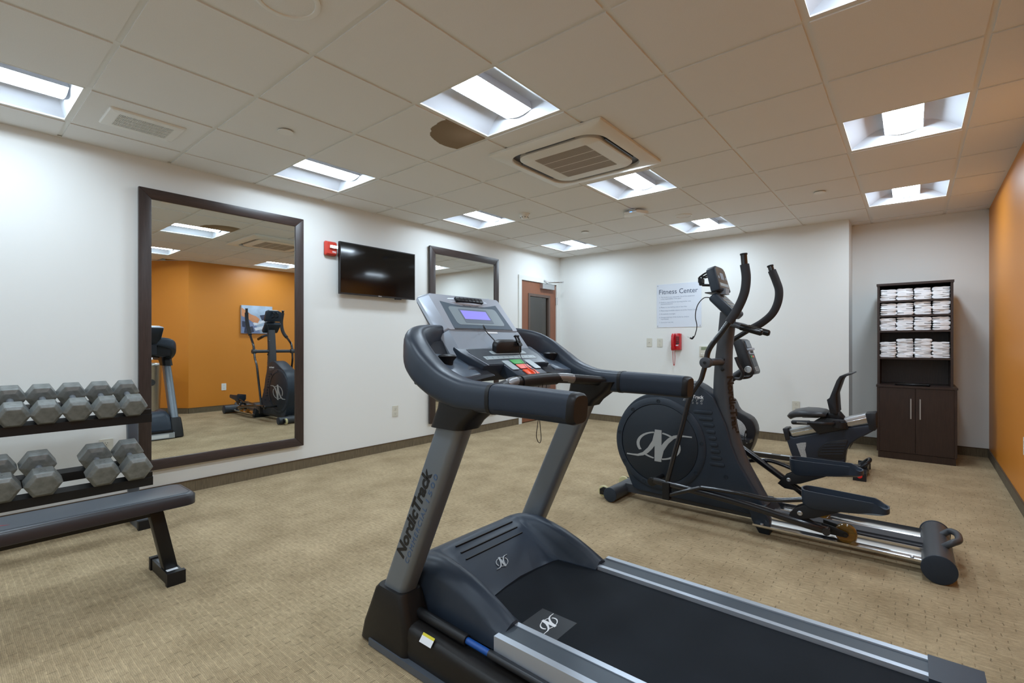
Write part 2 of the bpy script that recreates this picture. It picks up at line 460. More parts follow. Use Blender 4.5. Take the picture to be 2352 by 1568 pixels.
def crest(name, org, right, up, sc, m, parent, th=0.0012):
    """ring crossed by an upright bar and two swooshes (emblem on the machines); sc 1 = 0.47 m wide"""
    right = Vector(right).normalized(); up = Vector(up).normalized(); nrm = right.cross(up); org = Vector(org)
    def P(u, v, h): return org + right * u * sc + up * v * sc + nrm * h
    b = B()
    def slab(poly, h):
        b.loft([[P(u, v, 0) for u, v in poly], [P(u, v, h) for u, v in poly]])
    def strip(a, c, h):
        for i in range(len(a) - 1):
            slab([a[i], a[i + 1], c[i + 1], c[i]], h)
    # ring in four arcs, heavier at the left and right
    def arc(a0, a1, n=10):
        o1, o2 = [], []
        for i in range(n + 1):
            t = math.radians(a0 + (a1 - a0) * i / n)
            o1.append((0.162 * math.cos(t), 0.098 * math.sin(t))); o2.append((0.139 * math.cos(t), 0.0885 * math.sin(t)))
        strip(o1, o2, th)
    arc(101, 208); arc(222, 258); arc(-79, 28); arc(42, 78)
    slab([(-0.0255, -0.112), (0.0245, -0.112), (0.0265, 0.112), (-0.0235, 0.112)], th * 1.15)
    lo = [(-0.238, -0.093), (-0.19, -0.0935), (-0.15, -0.094), (-0.11, -0.084), (-0.075, -0.062), (-0.045, -0.032), (-0.022, 0.0)]
    hi = [(-0.238, -0.084), (-0.19, -0.083), (-0.155, -0.08), (-0.115, -0.062), (-0.075, -0.022), (-0.042, 0.03), (-0.024, 0.1)]
    strip(lo, hi, th * 1.3)
    strip([(-u, -v) for u, v in lo], [(-u, -v) for u, v in hi], th * 1.3)
    return b.build(name, m, parent, smooth=False)

# ------------------------------------------------------------------ the room
ZC = 2.517
XL, XR, YB, YA, YR = -4.335, 0.60, 6.44, 6.84, -2.25
PX = -0.535                     # corner of the towel alcove
XD = 1.06                       # right wall beside the viewpoint

fl = B(); fl.poly([(XL - .1, YR - .1, 0), (XD + .1, YR - .1, 0), (XD + .1, YA + .1, 0), (XL - .1, YA + .1, 0)])
struct(fl.build('floor', 'carpet', smooth=False))

# door opening in the left wall
DY0, DY1, DZ = 5.425, 6.335, 2.085
b = B()
b.box(XL - .12, XL, YR - .1, DY0, 0, ZC + .1)
b.box(XL - .12, XL, DY0, DY1, DZ, ZC + .1)
b.box(XL - .12, XL, DY1, YA + .1, 0, ZC + .1)
struct(b.build('wall_left', 'wall', smooth=False))
b = B(); b.box(XL, PX, YB, YA + .1, 0, ZC + .1)
struct(b.build('wall_back', 'wall', smooth=False))
b = B(); b.box(PX, XR + .2, YA, YA + .1, 0, ZC + .1)
struct(b.build('wall_alcove', 'wall', smooth=False))
BX, BY = 0.56, 2.72             # where the orange wall turns
b = B(); b.prism([(XR, YA + .05), (BX, BY), (BX + .3, BY), (XR + .3, YA + .05)], 'z', 0, ZC + .1)
struct(b.build('wall_right', 'orange', smooth=False))
b = B(); b.prism([(BX, BY), (XD, 2.33), (XD + .2, 2.5), (BX + .2, BY + .1)], 'z', 0, ZC + .1)
struct(b.build('wall_angle', 'orange', smooth=False))
b = B(); b.prism([(XD, 2.34), (XD, YR - .1), (XD + .1, YR - .1), (XD + .1, 2.5)], 'z', 0, ZC + .1)
struct(b.build('wall_near', 'orange', smooth=False))
b = B(); b.box(XL, XD, YR - .1, YR, 0, ZC + .1)
struct(b.build('wall_rear', 'wall', smooth=False))

# carpet-strip baseboards with a bound top edge
def baseboard(name, p, q, inward):
    p, q, n = Vector((*p, 0)), Vector((*q, 0)), Vector((*inward, 0))
    b = B(); t = n * 0.008
    b.loft([[p, q, q + t, p + t], [x + Vector((0, 0, .083)) for x in (p, q, q + t, p + t)]])
    o = struct(b.build(name, 'basecarpet', smooth=False))
    b = B(); t = n * 0.0095
    b.loft([[x + Vector((0, 0, .083)) for x in (p, q, q + t, p + t)], [x + Vector((0, 0, .09)) for x in (p, q, q + t, p + t)]])
    b.build('bound_edge', 'basebind', o, smooth=False)
baseboard('baseboard_left', (XL, YR), (XL, DY0 - .05), (1, 0))
baseboard('baseboard_back', (XL, YB), (PX, YB), (0, -1))
baseboard('baseboard_return', (PX, YB - .008), (PX, YA), (1, 0))
baseboard('baseboard_alcove', (PX, YA), (XR, YA), (0, -1))
rn = Vector((-(YA - BY), XR - BX)).normalized()
baseboard('baseboard_right', (XR, YA), (BX, BY), rn)
an = Vector((-(BY - 2.33), -(XD - BX))).normalized()
baseboard('baseboard_angle', (BX, BY), (XD, 2.33), an)
baseboard('baseboard_near', (XD, 2.33), (XD, YR), (-1, 0))
baseboard('baseboard_rear', (XL, YR), (XD, YR), (0, 1))

# ------------------------------------------------------------------ suspended ceiling
CELL, GX, GY = 0.6096, -0.349, 0.545
b = B(); b.box(XL - .1, XD + .1, YR - .1, YA + .1, ZC + .1, ZC + .16)
ceil = struct(b.build('ceiling', 'plenum', smooth=False))
lights = [(i, j) for i in (-6, -3, 0) for j in (-4, -1, 2, 5, 8)]
def inside_x(y):       # right limit of the room at depth y
    return XR if y > BY else XD
runs_x = [k for k in range(-7, 4) if XL < GX + k * CELL < XD]
runs_y = [k for k in range(-5, 12) if YR < GY + k * CELL < YA]
HW = 0.012
for k in runs_x:       # main runners along the room
    x = GX + k * CELL
    y1 = YB if x < PX else YA
    if x > XR: y1 = 2.6
    b = B(); b.box(x - HW - .003, x + HW + .003, YR, y1, ZC + .006, ZC + .009)
    b.box(x - .003, x + .003, YR, y1, ZC + .009, ZC + .04)
    b.build('main_runner', 'grid', ceil, smooth=False)
for k in runs_y:
    y = GY + k * CELL
    x0 = XL if y < YB else PX
    b = B(); b.box(x0, inside_x(y), y - HW - .003, y + HW + .003, ZC + .0064, ZC + .0088)
    b.box(x0, inside_x(y), y - .003, y + .003, ZC + .0088, ZC + .035)
    b.build('cross_tee', 'grid', ceil, smooth=False)
# wall angle trim
def angle(p, q, n):
    b = B(); p, q, n = Vector((*p, 0)), Vector((*q, 0)), Vector((*n, 0)).normalized() * 0.02
    loop = [p, q, q + n, p + n]
    b.loft([[v + Vector((0, 0, ZC - .0006)) for v in loop], [v + Vector((0, 0, ZC + .003)) for v in loop]])
    b.build('wall_angle_trim', 'grid', ceil, smooth=False)
angle((XL, YR), (XL, YB), (1, 0)); angle((XL, YB), (PX, YB), (0, -1)); angle((PX, YB), (PX, YA), (1, 0))
angle((PX, YA), (XR, YA), (0, -1)); angle((XR, YA), (BX, BY), rn); angle((BX, BY), (XD, 2.33), an)

full = None
for i in range(-7, 3):
    for j in range(-5, 11):
        if (i, j) in lights: continue
        x0, x1 = max(GX + i * CELL, XL), min(GX + (i + 1) * CELL, XD)
        y0, y1 = max(GY + j * CELL, YR), min(GY + (j + 1) * CELL, YA)
        cx = (x0 + x1) / 2
        if x1 <= x0 + .02 or y1 <= y0 + .02: continue
        if x1 <= PX + .05: y1 = min(y1, YB)
        if y1 <= y0 + .02: continue
        if y0 > BY - .4: x1 = min(x1, XR + .05)
        if x1 <= x0 + .02: continue
        whole = (x1 - x0 > .6 and y1 - y0 > .6)
        z0, z1 = ZC, ZC + .018
        if whole and full is not None and (i, j) != (-4, 2):
            o = full.copy(); C.objects.link(o); o.parent = ceil
            o.location = ((x0 + x1) / 2, (y0 + y1) / 2, z0)
            continue
        hx, hy = (x1 - x0) / 2 - .0125, (y1 - y0) / 2 - .0125
        b = B(); b.box(-hx, hx, -hy, hy, 0, z1 - z0, .002, 1)
        o = b.build('ceiling_tile', 'stain' if (i, j) == (-4, 2) else 'tile', None, smooth=False)
        o.parent = ceil; o.location = ((x0 + x1) / 2, (y0 + y1) / 2, z0)
        if whole and (i, j) != (-4, 2): full = o

# recessed troffers: curved reflector, end plates, bright basket running along the room
def troffer():
    t = thing('ceiling_light', 'x', 'light', (0, 0, ZC), 'recessed ceiling lights')
    h = CELL / 2 - .016
    b = B()
    n = 8
    prof = []
    for k in range(n + 1):
        a = k / n
        prof.append((-h + (h - .1) * a, .012 + .085 * math.sin(a * math.pi / 2)))
    full_ = prof + [(-x, z) for x, z in reversed(prof)]
    b.loft([[(x, -h, z) for x, z in full_], [(x, h, z) for x, z in full_]], cap=False, closed=False)
    o = b.build('reflector', 'reflector', None); o.parent = t
    for s in (-1, 1):
        b = B()     # curved end plate, sloping inwards to the basket
        top = [(x, z) for x, z in full_]
        b.loft([[(x, s * h, .008) for x, z in top], [(x, s * (h - .05 * (z - .012) / .085), z) for x, z in top]], cap=False, closed=False)
        o = b.build('end_plate', 'reflector', None); o.parent = t
    b = B()
    b.box(-h - .004, h + .004, -h - .004, -h + .003, .0045, .012); b.box(-h - .004, h + .004, h - .003, h + .004, .0045, .012)
    b.box(-h - .004, -h + .003, -h, h, .0045, .012); b.box(h - .003, h + .004, -h, h, .0045, .012)
    o = b.build('rim', 'grid', None, smooth=False); o.parent = t
    b = B()
    m_ = 6
    arc = [(-.1 + .2 * k / m_, .058 - .018 * math.sin(math.pi * k / m_)) for k in range(m_ + 1)]
    b.loft([[(x, -h + .035, z) for x, z in arc], [(x, h - .035, z) for x, z in arc]], cap=False, closed=False)
    o = b.build('basket_lamp', 'lamp', None); o.parent = t
    for f in o.data.polygons: pass
    for s in (-1, 1):
        b = B(); b.loft([[(x, s * (h - .035), z) for x, z in arc] + [(.1, s * (h - .035), .09), (-.1, s * (h - .035), .09)],
                         [(x, s * (h - .033), z) for x, z in arc] + [(.1, s * (h - .033), .09), (-.1, s * (h - .033), .09)]])
        o = b.build('basket_end', 'reflector', None); o.parent = t
        b = B(); b.box(s * .1 - .002, s * .1 + .002, -h + .035, h - .035, .056, .102)
        o = b.build('basket_side', 'reflector', None, smooth=False); o.parent = t
    return t
LLAB = {(-6, -1): 'square recessed ceiling light cut by the left edge, beside the vent',
        (-6, 2): 'square recessed ceiling light above the gap between large mirror and television',
        (-6, 5): 'square recessed ceiling light above the second mirror, left of smoke detector',
        (-6, 8): 'square recessed ceiling light nearest the door corner',
        (-3, 2): 'largest square recessed ceiling light beside the brown water stain',
        (-3, 5): 'square recessed ceiling light just beyond the ceiling cassette',
        (-3, 8): 'square recessed ceiling light near the white back wall above the sign',
        (0, 2): 'square recessed ceiling light cut by the top edge at right',
        (0, 5): 'square recessed ceiling light at right, larger one nearest the orange wall',
        (0, 8): 'square recessed ceiling light in front of the towel alcove'}
tr0 = None
for ij in lights:
    t = troffer() if tr0 is None else copy_tree(tr0)
    if tr0 is None: tr0 = t
    t.location = (GX + (ij[0] + .5) * CELL, GY + (ij[1] + .5) * CELL, ZC)
    side = {-6: 'by the left wall', -3: 'in the middle row', 0: 'in the right row'}[ij[0]]
    t['label'] = LLAB.get(ij, 'square recessed ceiling light %s, %s the viewpoint' % (side, 'behind' if ij[1] < -1 else 'beside'))
    t['group'] = 'recessed ceiling lights'
# ------------------------------------------------------------------ things on the ceiling
# four-way cassette
ax, ay = -1.893, 3.022
t = thing('ceiling_cassette', 'white four-way air conditioning cassette with brown slatted grille in the ceiling', 'air conditioner', (ax, ay, ZC))
H = 0.455
def ringloops(b, o0, o1, z0, z1):
    pass
b = B()
out = rrect(ax - H, ax + H, ay - H, ay + H, .012, 6); inn = rrect(ax - .375, ax + .375, ay - .375, ay + .375, .14, 6)
out2 = rrect(ax - H + .008, ax + H - .008, ay - H + .008, ay + H - .008, .012, 6)
inn2 = rrect(ax - .37, ax + .37, ay - .37, ay + .37, .135, 6)
b.loft([[(x, y, ZC - .001) for x, y in out], [(x, y, ZC - .017) for x, y in out], [(x, y, ZC - .023) for x, y in out2],
        [(x, y, ZC - .036) for x, y in inn], [(x, y, ZC - .03) for x, y in inn2], [(x, y, ZC - .003) for x, y in inn2]], cap=False)
b.build('frame', 'acw', t)
b = B(); b.prism(rrect(ax - .39, ax + .39, ay - .39, ay + .39, .13, 6), 'z', ZC - .002, ZC - .006)
b.build('air_slot', 'acdark', t)
for sx_, sy_ in ((1, 0), (-1, 0), (0, 1), (0, -1)):
    b = B()
    cx, cy = ax + sx_ * .346, ay + sy_ * .346
    hx, hy = (.006, .2) if sx_ else (.2, .006)
    b.box(cx - hx, cx + hx, cy - hy, cy + hy, ZC - .026, ZC - .008, .002)
    b.build('louvre', 'acdark', t)
b = B()
p1 = rrect(ax - .325, ax + .325, ay - .325, ay + .325, .11, 6); p2 = rrect(ax - .318, ax + .318, ay - .318, ay + .318, .105, 6)
p3 = rrect(ax - .215, ax + .215, ay - .225, ay + .225, .01, 6)
b.loft([[(x, y, ZC - .006) for x, y in p1], [(x, y, ZC - .03) for x, y in p1], [(x, y, ZC - .036) for x, y in p2],
        [(x, y, ZC - .038) for x, y in p3], [(x, y, ZC - .022) for x, y in p3]], cap=False)
b.build('panel', 'acw', t)
b = B(); b.box(ax - .216, ax + .216, ay - .226, ay + .226, ZC - .024, ZC - .022)
gr = b.build('grille_back', 'acdark', t, smooth=False)
b = B()
for k in range(46):
    x = ax - .21 + .42 * k / 45
    b.box(x - .0026, x + .0026, ay - .224, ay + .224, ZC - .0375, ZC - .024)
o = b.build('grille_slats', 'acslat', t, smooth=False); o['kind'] = 'stuff'
for k in range(3):
    y = ay - .112 + .112 * k
    b = B(); b.box(ax - .214, ax + .214, y - .003, y + .003, ZC - .038, ZC - .03); b.build('grille_rib', 'acw', t, smooth=False)

# exhaust vent
vx, vy = -3.69, 0.85
t = thing('ceiling_vent', 'white rectangular fan grille set in a ceiling tile above the dumbbells', 'vent', (vx, vy, ZC))
b = B()
a1 = rrect(vx - .152, vx + .152, vy - .19, vy + .19, .012, 4); a2 = rrect(vx - .146, vx + .146, vy - .184, vy + .184, .012, 4)
a3 = rrect(vx - .1, vx + .1, vy - .137, vy + .137, .003, 4)
b.loft([[(x, y, ZC + .004) for x, y in a1], [(x, y, ZC - .006) for x, y in a1], [(x, y, ZC - .012) for x, y in a2],
        [(x, y, ZC - .014) for x, y in a3], [(x, y, ZC - .004) for x, y in a3]], cap=False)
b.build('frame', 'white_p', t)
b = B(); b.box(vx - .101, vx + .101, vy - .138, vy + .138, ZC - .0045, ZC - .003); b.build('grille_back', 'plenum', t, smooth=False)
b = B()
for k in range(42):
    y = vy - .134 + .268 * k / 41
    b.box(vx - .1, vx + .1, y - .0017, y + .0017, ZC - .0135, ZC - .0045)
o = b.build('grille_slats', 'white_p', t, smooth=False); o['kind'] = 'stuff'
for k in range(3):
    x = vx - .05 + .05 * k
    b = B(); b.box(x - .002, x + .002, vy - .137, vy + .137, ZC - .014, ZC - .006); b.build('grille_rib', 'white_p', t, smooth=False)

# flush sprinkler covers
for (x, y), lab in (((-3.089, 1.456), 'round white sprinkler cover on the ceiling between vent and second light'),
                    ((-0.64, 5.10), 'round white sprinkler cover on the ceiling in front of the alcove'),
                    ((-3.07, 5.10), 'small round white sprinkler cover on the ceiling near the door corner')):
    t = thing('sprinkler_cover', lab, 'sprinkler', (x, y, ZC), 'sprinkler covers')
    b = B(); b.lathe([(.024, .005), (.024, -.004), (.045, -.006), (.047, -.009), (.045, -.012), (0, -.013)], (x, y, ZC), n=28)
    b.build('cover_plate', 'white_p', t)
# ceiling speakers / downlight rings
for (x, y), r, lab in (((-1.875, 5.13), .085, 'round flush white ceiling speaker grille near back wall lights'),
                       ((-1.90, 0.90), .125, 'round white ceiling speaker grille cut by the top edge')):
    t = thing('ceiling_speaker', lab, 'speaker', (x, y, ZC), 'round ceiling speakers')
    b = B(); b.lathe([(r * .82, .004), (r, .004), (r, -.006), (r * .93, -.009), (r * .84, -.007), (r * .82, 0)], (x, y, ZC), n=32)
    b.build('ring', 'white_p', t)
    b = B(); b.lathe([(r * .84, .003), (r * .84, -.003), (r * .5, -.006), (0, -.007)], (x, y, ZC), n=32)
    b.build('grille', 'tile', t)
# smoke detector
x, y = -3.135, 3.99
t = thing('smoke_detector', 'white domed smoke detector hanging from the ceiling', 'detector', (x, y, ZC))
b = B(); b.lathe([(.055, .004), (.055, -.012), (.05, -.016), (.0, -.016)], (x, y, ZC)); b.build('base', 'white_p', t)
b = B(); b.lathe([(.048, -.014), (.045, -.03), (.034, -.05), (.026, -.055), (0, -.055)], (x, y, ZC)); b.build('sensor_head', 'white_p', t)
for k in range(8):
    a = k * math.pi / 4
    b = B(); c = Vector((x + .0405 * math.cos(a), y + .0405 * math.sin(a), ZC - .041))
    b.cyl(c - Vector((0, 0, .004)), c + Vector((0, 0, .004)), .004, n=8); b.build('sensor_slot', 'dark_slot', t)
# wireless access point clipped to the grid
x, y = -2.19, 4.60
t = thing('wireless_access_point', 'small white wireless access point with blue light clipped to ceiling grid', 'access point', (x, y, ZC))
b = B(); b.box(x - .035, x + .035, y - .05, y + .04, ZC - .014, ZC - .001, .003); b.build('bracket', 'white_p', t)
b = B(); b.sweep(spline([(x - .1, y - .02, ZC - .035), (x - .05, y, ZC - .033), (x + .05, y, ZC - .033), (x + .1, y - .02, ZC - .035)], 4), (.15, .032), n=20, pw=4)
b.build('shell', 'white_p', t)
b = B(); b.box(x - .012, x + .012, y - .078, y - .072, ZC - .034, ZC - .029, .001); b.build('status_light', 'led_blue', t)

# ------------------------------------------------------------------ corridor seen through the door's pane
b = B(); b.box(XL - 1.6, XL - 1.5, 4.2, 8.0, -.05, 2.6); struct(b.build('wall_corridor', 'corr', smooth=False))
b = B(); b.box(XL - 1.5, XL - .12, 4.1, 4.2, -.05, 2.6); struct(b.build('wall_corridor_end', 'corr', smooth=False))
b = B(); b.box(XL - 1.5, XL - .12, 8.0, 8.1, -.05, 2.6); struct(b.build('wall_corridor_far', 'corr', smooth=False))
b = B(); b.box(XL - 1.5, XL - .12, 4.2, 8.0, -.05, 0); struct(b.build('floor_corridor', 'carpet', smooth=False))
b = B(); b.box(XL - 1.5, XL - .12, 4.2, 8.0, 2.5, 2.6); struct(b.build('ceiling_corridor', 'tile', smooth=False))
M['corr_added_glow'] = mat('added_corridor_glow_warm', (255, 250, 240), 0.5, emit=(1, .93, .83, 1), estr=15.0)  # glow of an unseen lamp, added to light the corridor behind the pane
t = thing('added_corridor_light', 'added unseen lamp brightening the corridor behind the brown door', 'light', (XL - .8, 6.6, 2.5))
b = B(); b.lathe([(.17, 0), (.17, -.02), (.15, -.03), (.15, -.012)], (XL - .8, 6.6, 2.5)); b.build('trim_ring', 'white_p', t)
b = B(); b.lathe([(.15, -.012), (.145, -.04), (.1, -.06), (0, -.065)], (XL - .8, 6.6, 2.5)); b.build('diffuser', 'corr_added_glow', t)

# ------------------------------------------------------------------ door
X0 = XL
b = B()
fw = .055
def fr(y0, y1, z0, z1, x0=X0 - .11, x1=X0 + .014): b.box(x0, x1, y0, y1, z0, z1)
fr(DY0 - fw, DY0 + .012, 0, DZ - .012); fr(DY1 - .012, DY1 + .06, 0, DZ - .012); fr(DY0 - fw, DY1 + .06, DZ - .012, DZ + fw)
fr(DY0 + .012, DY0 + .034, 0, DZ - .034, X0 - .109, X0 - .052); fr(DY1 - .034, DY1 - .012, 0, DZ - .034, X0 - .109, X0 - .052)
fr(DY0 + .012, DY1 - .012, DZ - .034, DZ - .012, X0 - .109, X0 - .052)
struct(b.build('trim_1', 'doorframe', smooth=False))
la, lb = DY0 + .016, DY1 - .016           # leaf
door = thing('door_1', 'brown wooden door with narrow glass pane in the far left corner', 'door', (X0 - .03, (la + lb) / 2, 0))
door['kind'] = 'structure'; del door['category']
wy0, wy1, wz0, wz1 = 5.62, 6.15, 1.03 - .55, 1.885
lx0, lx1 = X0 - .05, X0 - .006
b = B()
b.box(lx0, lx1, la, wy0, .012, DZ - .016, .001); b.box(lx0, lx1, wy1, lb, .012, DZ - .016, .001)
b.box(lx0, lx1, wy0, wy1, wz1, DZ - .016, .001); b.box(lx0, lx1, wy0, wy1, .012, wz0, .001)
b.build('leaf', 'door', door, smooth=False)
b = B()
k = .028
b.box(lx0 - .006, lx1 + .008, wy0 - .01, wy0 + k, wz0 - .01, wz1 + .01, .003); b.box(lx0 - .006, lx1 + .008, wy1 - k, wy1 + .01, wz0 - .01, wz1 + .01, .003)
b.box(lx0 - .006, lx1 + .008, wy0 + k, wy1 - k, wz1 - k, wz1 + .01, .003); b.box(lx0 - .006, lx1 + .008, wy0 + k, wy1 - k, wz0 - .01, wz0 + k, .003)
b.build('pane_frame', 'lite', door)
b = B(); b.box(lx0 + .018, lx0 + .024, wy0 + k, wy1 - k, wz0 + k, wz1 - k); b.build('pane', 'pane', door, smooth=False)
b = B(); b.box(X0 - .006, X0 + .05, 5.90, 6.21, 1.985, 2.06, .006); cl = b.build('door_closer', 'satin', door)
b = B()
b.tube([(X0 + .03, 6.06, 2.065), (X0 + .03, 6.06, 2.085)], .012); b.tube([(X0 + .03, 6.06, 2.083), (X0 + .2, 6.22, 2.095)], .006)
b.tube([(X0 + .2, 6.22, 2.098), (X0 + .02, 6.0, 2.105)], .006); b.box(X0 + .012, X0 + .022, 5.97, 6.03, 2.09, 2.12)
b.cyl((X0 + .2, 6.22, 2.085), (X0 + .2, 6.22, 2.108), .011)
b.build('closer_arm', 'satin', cl)
for z in (1.82, 1.03, .25):
    b = B(); b.cyl((X0 + .012, 6.338, z - .058), (X0 + .012, 6.338, z + .058), .008, n=12); b.box(X0 - .004, X0 + .006, 6.31, 6.336, z - .055, z + .055)
    b.build('hinge', 'satin', door)
b = B(); b.cyl((X0 - .006, 5.5, .98), (X0 + .045, 5.5, .98), .012); b.tube([(X0 + .045, 5.5, .98), (X0 + .048, 5.61, .978)], .009)
b.lathe([(.03, 0), (.03, .006), (.026, .009), (0, .009)], (X0 - .006, 5.5, .98), (1, 0, 0)); b.build('lever_handle', 'satin', door)

# ------------------------------------------------------------------ framed wall mirrors
def wall_mirror(y0, y1, z0, z1, fwid, label):
    xb, xf = XL + .006, XL + .045
    t = thing('wall_mirror', label, 'mirror', (XL, (y0 + y1) / 2, z0), 'tall framed wall mirrors')
    def bar(poly, m):
        b = B(); b.prism(poly, 'x', xb + .008, xf, .003)
        b.build('frame_bar', m, t)
    i0, i1, j0, j1 = y0 + fwid, y1 - fwid, z0 + fwid, z1 - fwid
    bar([(y0, z0), (i0, j0), (i0, j1), (y0, z1)], 'frame_wood_v'); bar([(y1, z0), (y1, z1), (i1, j1), (i1, j0)], 'frame_wood_v')
    bar([(y0, z1), (i0, j1), (i1, j1), (y1, z1)], 'frame_wood'); bar([(y0, z0), (y1, z0), (i1, j0), (i0, j0)], 'frame_wood')
    b = B(); b.box(xf - .018, xf - .012, i0 - .006, i1 + .006, j0 - .006, j1 + .006); b.build('mirror_glass', 'mirror', t, smooth=False)
    b = B(); b.box(xb, xb + .012, y0 + .06, y1 - .06, z0 + .06, z1 - .06); b.build('backing', 'dark_slot', t, smooth=False)
wall_mirror(.963, 2.188, .222, 2.29, .076, 'large dark-framed wall mirror behind the dumbbell rack, reflecting the orange wall')
wall_mirror(3.695, 4.90, .222, 2.29, .084, 'dark-framed wall mirror between television and door, partly behind the treadmill')

# ------------------------------------------------------------------ television
y0, y1, z0, z1 = 2.525, 3.44, 1.636, 2.143
t = thing('television', 'black flat-screen television hung on the white wall', 'television', (XL, (y0 + y1) / 2, z0))
xf = XL + .085
b = B(); b.box(xf - .028, xf, y0, y1, z0, z1, .004); b.build('casing', 'tvblack', t)
b = B(); b.box(xf - .02, xf + .0012, y0 + .011, y1 - .011, z0 + .016, z1 - .011); b.build('screen', 'screen', t, smooth=False)
b = B(); b.box(xf, xf + .002, (y0 + y1) / 2 - .02, (y0 + y1) / 2 + .02, z0 + .004, z0 + .011); b.build('badge', 'satin', t, smooth=False)
b = B(); b.box(xf - .02, xf - .004, y1 - .26, y1 - .18, z0 - .012, z0 + .002, .002); b.build('sensor_pod', 'tvblack', t)
b = B(); b.box(XL + .001, xf - .026, y0 + .28, y1 - .28, z0 + .12, z1 - .12, .005); b.build('wall_bracket', 'dark_slot', t)

# ------------------------------------------------------------------ fire alarm pull
y0, y1, z0, z1 = 2.402, 2.52, 2.0, 2.135
t = thing('fire_alarm', 'red fire alarm strobe beside the television', 'alarm', (XL, (y0 + y1) / 2, z0))
b = B(); b.box(XL, XL + .014, y0 + .006, y1 - .006, z0 + .006, z1 - .006, .003); b.build('back_box', 'dark_slot', t)
b = B()
q0 = rrect(y0, y1, z0, z1, .012, 4); q1 = rrect(y0 + .018, y1 - .006, z0 + .016, z1 - .012, .01, 4)
b.loft([[(XL + .014, y, z) for y, z in q0], [(XL + .03, y, z) for y, z in q0], [(XL + .05, y, z) for y, z in q1]]); b.build('cover', 'red', t)
b = B(); b.box(XL + .05, XL + .068, y0 + .034, y1 - .004, z0 + .068, z0 + .094, .004); b.build('strobe_lens', 'chrome', t)
lettering('lettering', 'FIRE', .022, (XL + .0505, y1 - .052, z0 + .026), (0, 1, 0), (0, 0, 1), 'white', t, bold=.0006)

# ------------------------------------------------------------------ wall plates
def plate(kind, label, org, right, n, w=.076, h=.118, pm='plate'):
    """org: centre on the wall; right: wall direction; n: outward normal"""
    org, right, n = Vector(org), Vector(right), Vector(n); up = Vector((0, 0, 1))
    t = thing('wall_outlet' if kind == 'outlet' else 'wall_plate', label, 'outlet' if kind == 'outlet' else 'wall plate', org)
    def P(u, v, d): return org + right * u + up * v + n * d
    def slab(poly, d0, d1, nm, m, par, bev=0.0):
        b = B(); b.loft([[P(u, v, d0) for u, v in poly], [P(u, v, d1) for u, v in poly]], bev=bev, seg=1); return b.build(nm, m, par)
    slab(rrect(-w / 2, w / 2, -h / 2, h / 2, .005, 3), 0, .006, 'cover', pm, t, .0015)
    if kind == 'outlet':
        for s in (-1, 1):
            so = slab(rrect(-.017, .017, s * .0265 - .0145, s * .0265 + .0145, .006, 3), .004, .0078, 'socket', pm, t)
            for du, hh in ((-.0065, .0085), (.0065, .007)):
                slab([(du - .0011, s * .0265 + .001), (du + .0011, s * .0265 + .001), (du + .0011, s * .0265 + .001 + hh), (du - .0011, s * .0265 + .001 + hh)], .0079, .0082, 'slot', 'dark_slot', so)
            slab(rrect(-.0025, .0025, s * .0265 - .0095, s * .0265 - .0045, .002, 3), .0079, .0082, 'ground_hole', 'dark_slot', so)
    else:
        b = B(); b.cyl(P(0, 0, .005), P(0, 0, .012), .005, n=12); b.build('jack', 'satin', t)
    b = B(); b.cyl(P(0, 0 if kind == 'outlet' else .042, .006), P(0, 0 if kind == 'outlet' else .042, .0075), .003, n=10); b.build('screw', 'plate', t)
    return t
plate('outlet', 'ivory wall outlet below the television', (XL, 3.236, .42), (0, 1, 0), (1, 0, 0))
plate('outlet', 'ivory wall outlet behind the lower tier of dumbbells', (XL, .788, .43), (0, 1, 0), (1, 0, 0))
plate('jack', 'ivory wall plate with single jack left of the red telephone', (-2.836, YB, 1.17), (1, 0, 0), (0, -1, 0))
plate('outlet', 'ivory outlet right beside the jack plate, left of the red telephone', (-2.684, YB, 1.165), (1, 0, 0), (0, -1, 0))
plate('outlet', 'ivory wall outlet behind the exercise bike seat', (-1.042, YB, .426), (1, 0, 0), (0, -1, 0))
rd = Vector((XR - BX, YA - BY, 0)).normalized(); rnn = Vector((rn.x, rn.y, 0))
def on_right(y): return BX + (XR - BX) * (y - BY) / (YA - BY)
plate('outlet', 'white outlet on the orange wall at the right edge', (on_right(4.64), 4.64, .47), -rd, rnn, pm='white_p')
plate('outlet', 'white outlet low on the orange wall, seen in the mirror', (on_right(3.25), 3.25, .405), -rd, rnn, pm='white_p')

# ------------------------------------------------------------------ red wall telephone
px, pz = -2.437, 1.178
t = thing('wall_telephone', 'red wall telephone with dangling coiled cord below the sign', 'telephone', (px, YB, pz - .11))
b = B(); b.prism(rrect(px - .06, px + .06, pz - .112, pz + .112, .012, 4), 'y', YB, YB - .05, .006); b.build('body', 'phone', t)
b = B(); b.sweep(spline([(px - .036, YB - .06, pz + .1), (px - .036, YB - .085, pz + .05), (px - .036, YB - .088, pz - .05), (px - .036, YB - .066, pz - .11)], 5),
                 [(.042, .034)] * 4 + [(.036, .026)] * 8 + [(.046, .036)] * 4, n=14, pw=3, up=(0, -1, 0)); b.build('handset', 'phone', t)
b = B(); b.box(px - .004, px + .04, YB - .0525, YB - .05, pz - .03, pz + .072); kp = b.build('keypad', 'dark_slot', t, smooth=False)
for r in range(4):
    for c_ in range(3):
        b = B(); x = px + .005 + c_ * .013; z = pz + .06 - r * .022
        b.box(x - .0045, x + .0045, YB - .0555, YB - .0525, z - .006, z + .006, .001); b.build('key', 'phone', kp)
b = B(); b.box(px - .004, px + .03, YB - .0525, YB - .05, pz - .056, pz - .042); b.build('number_card', 'white', t, smooth=False)
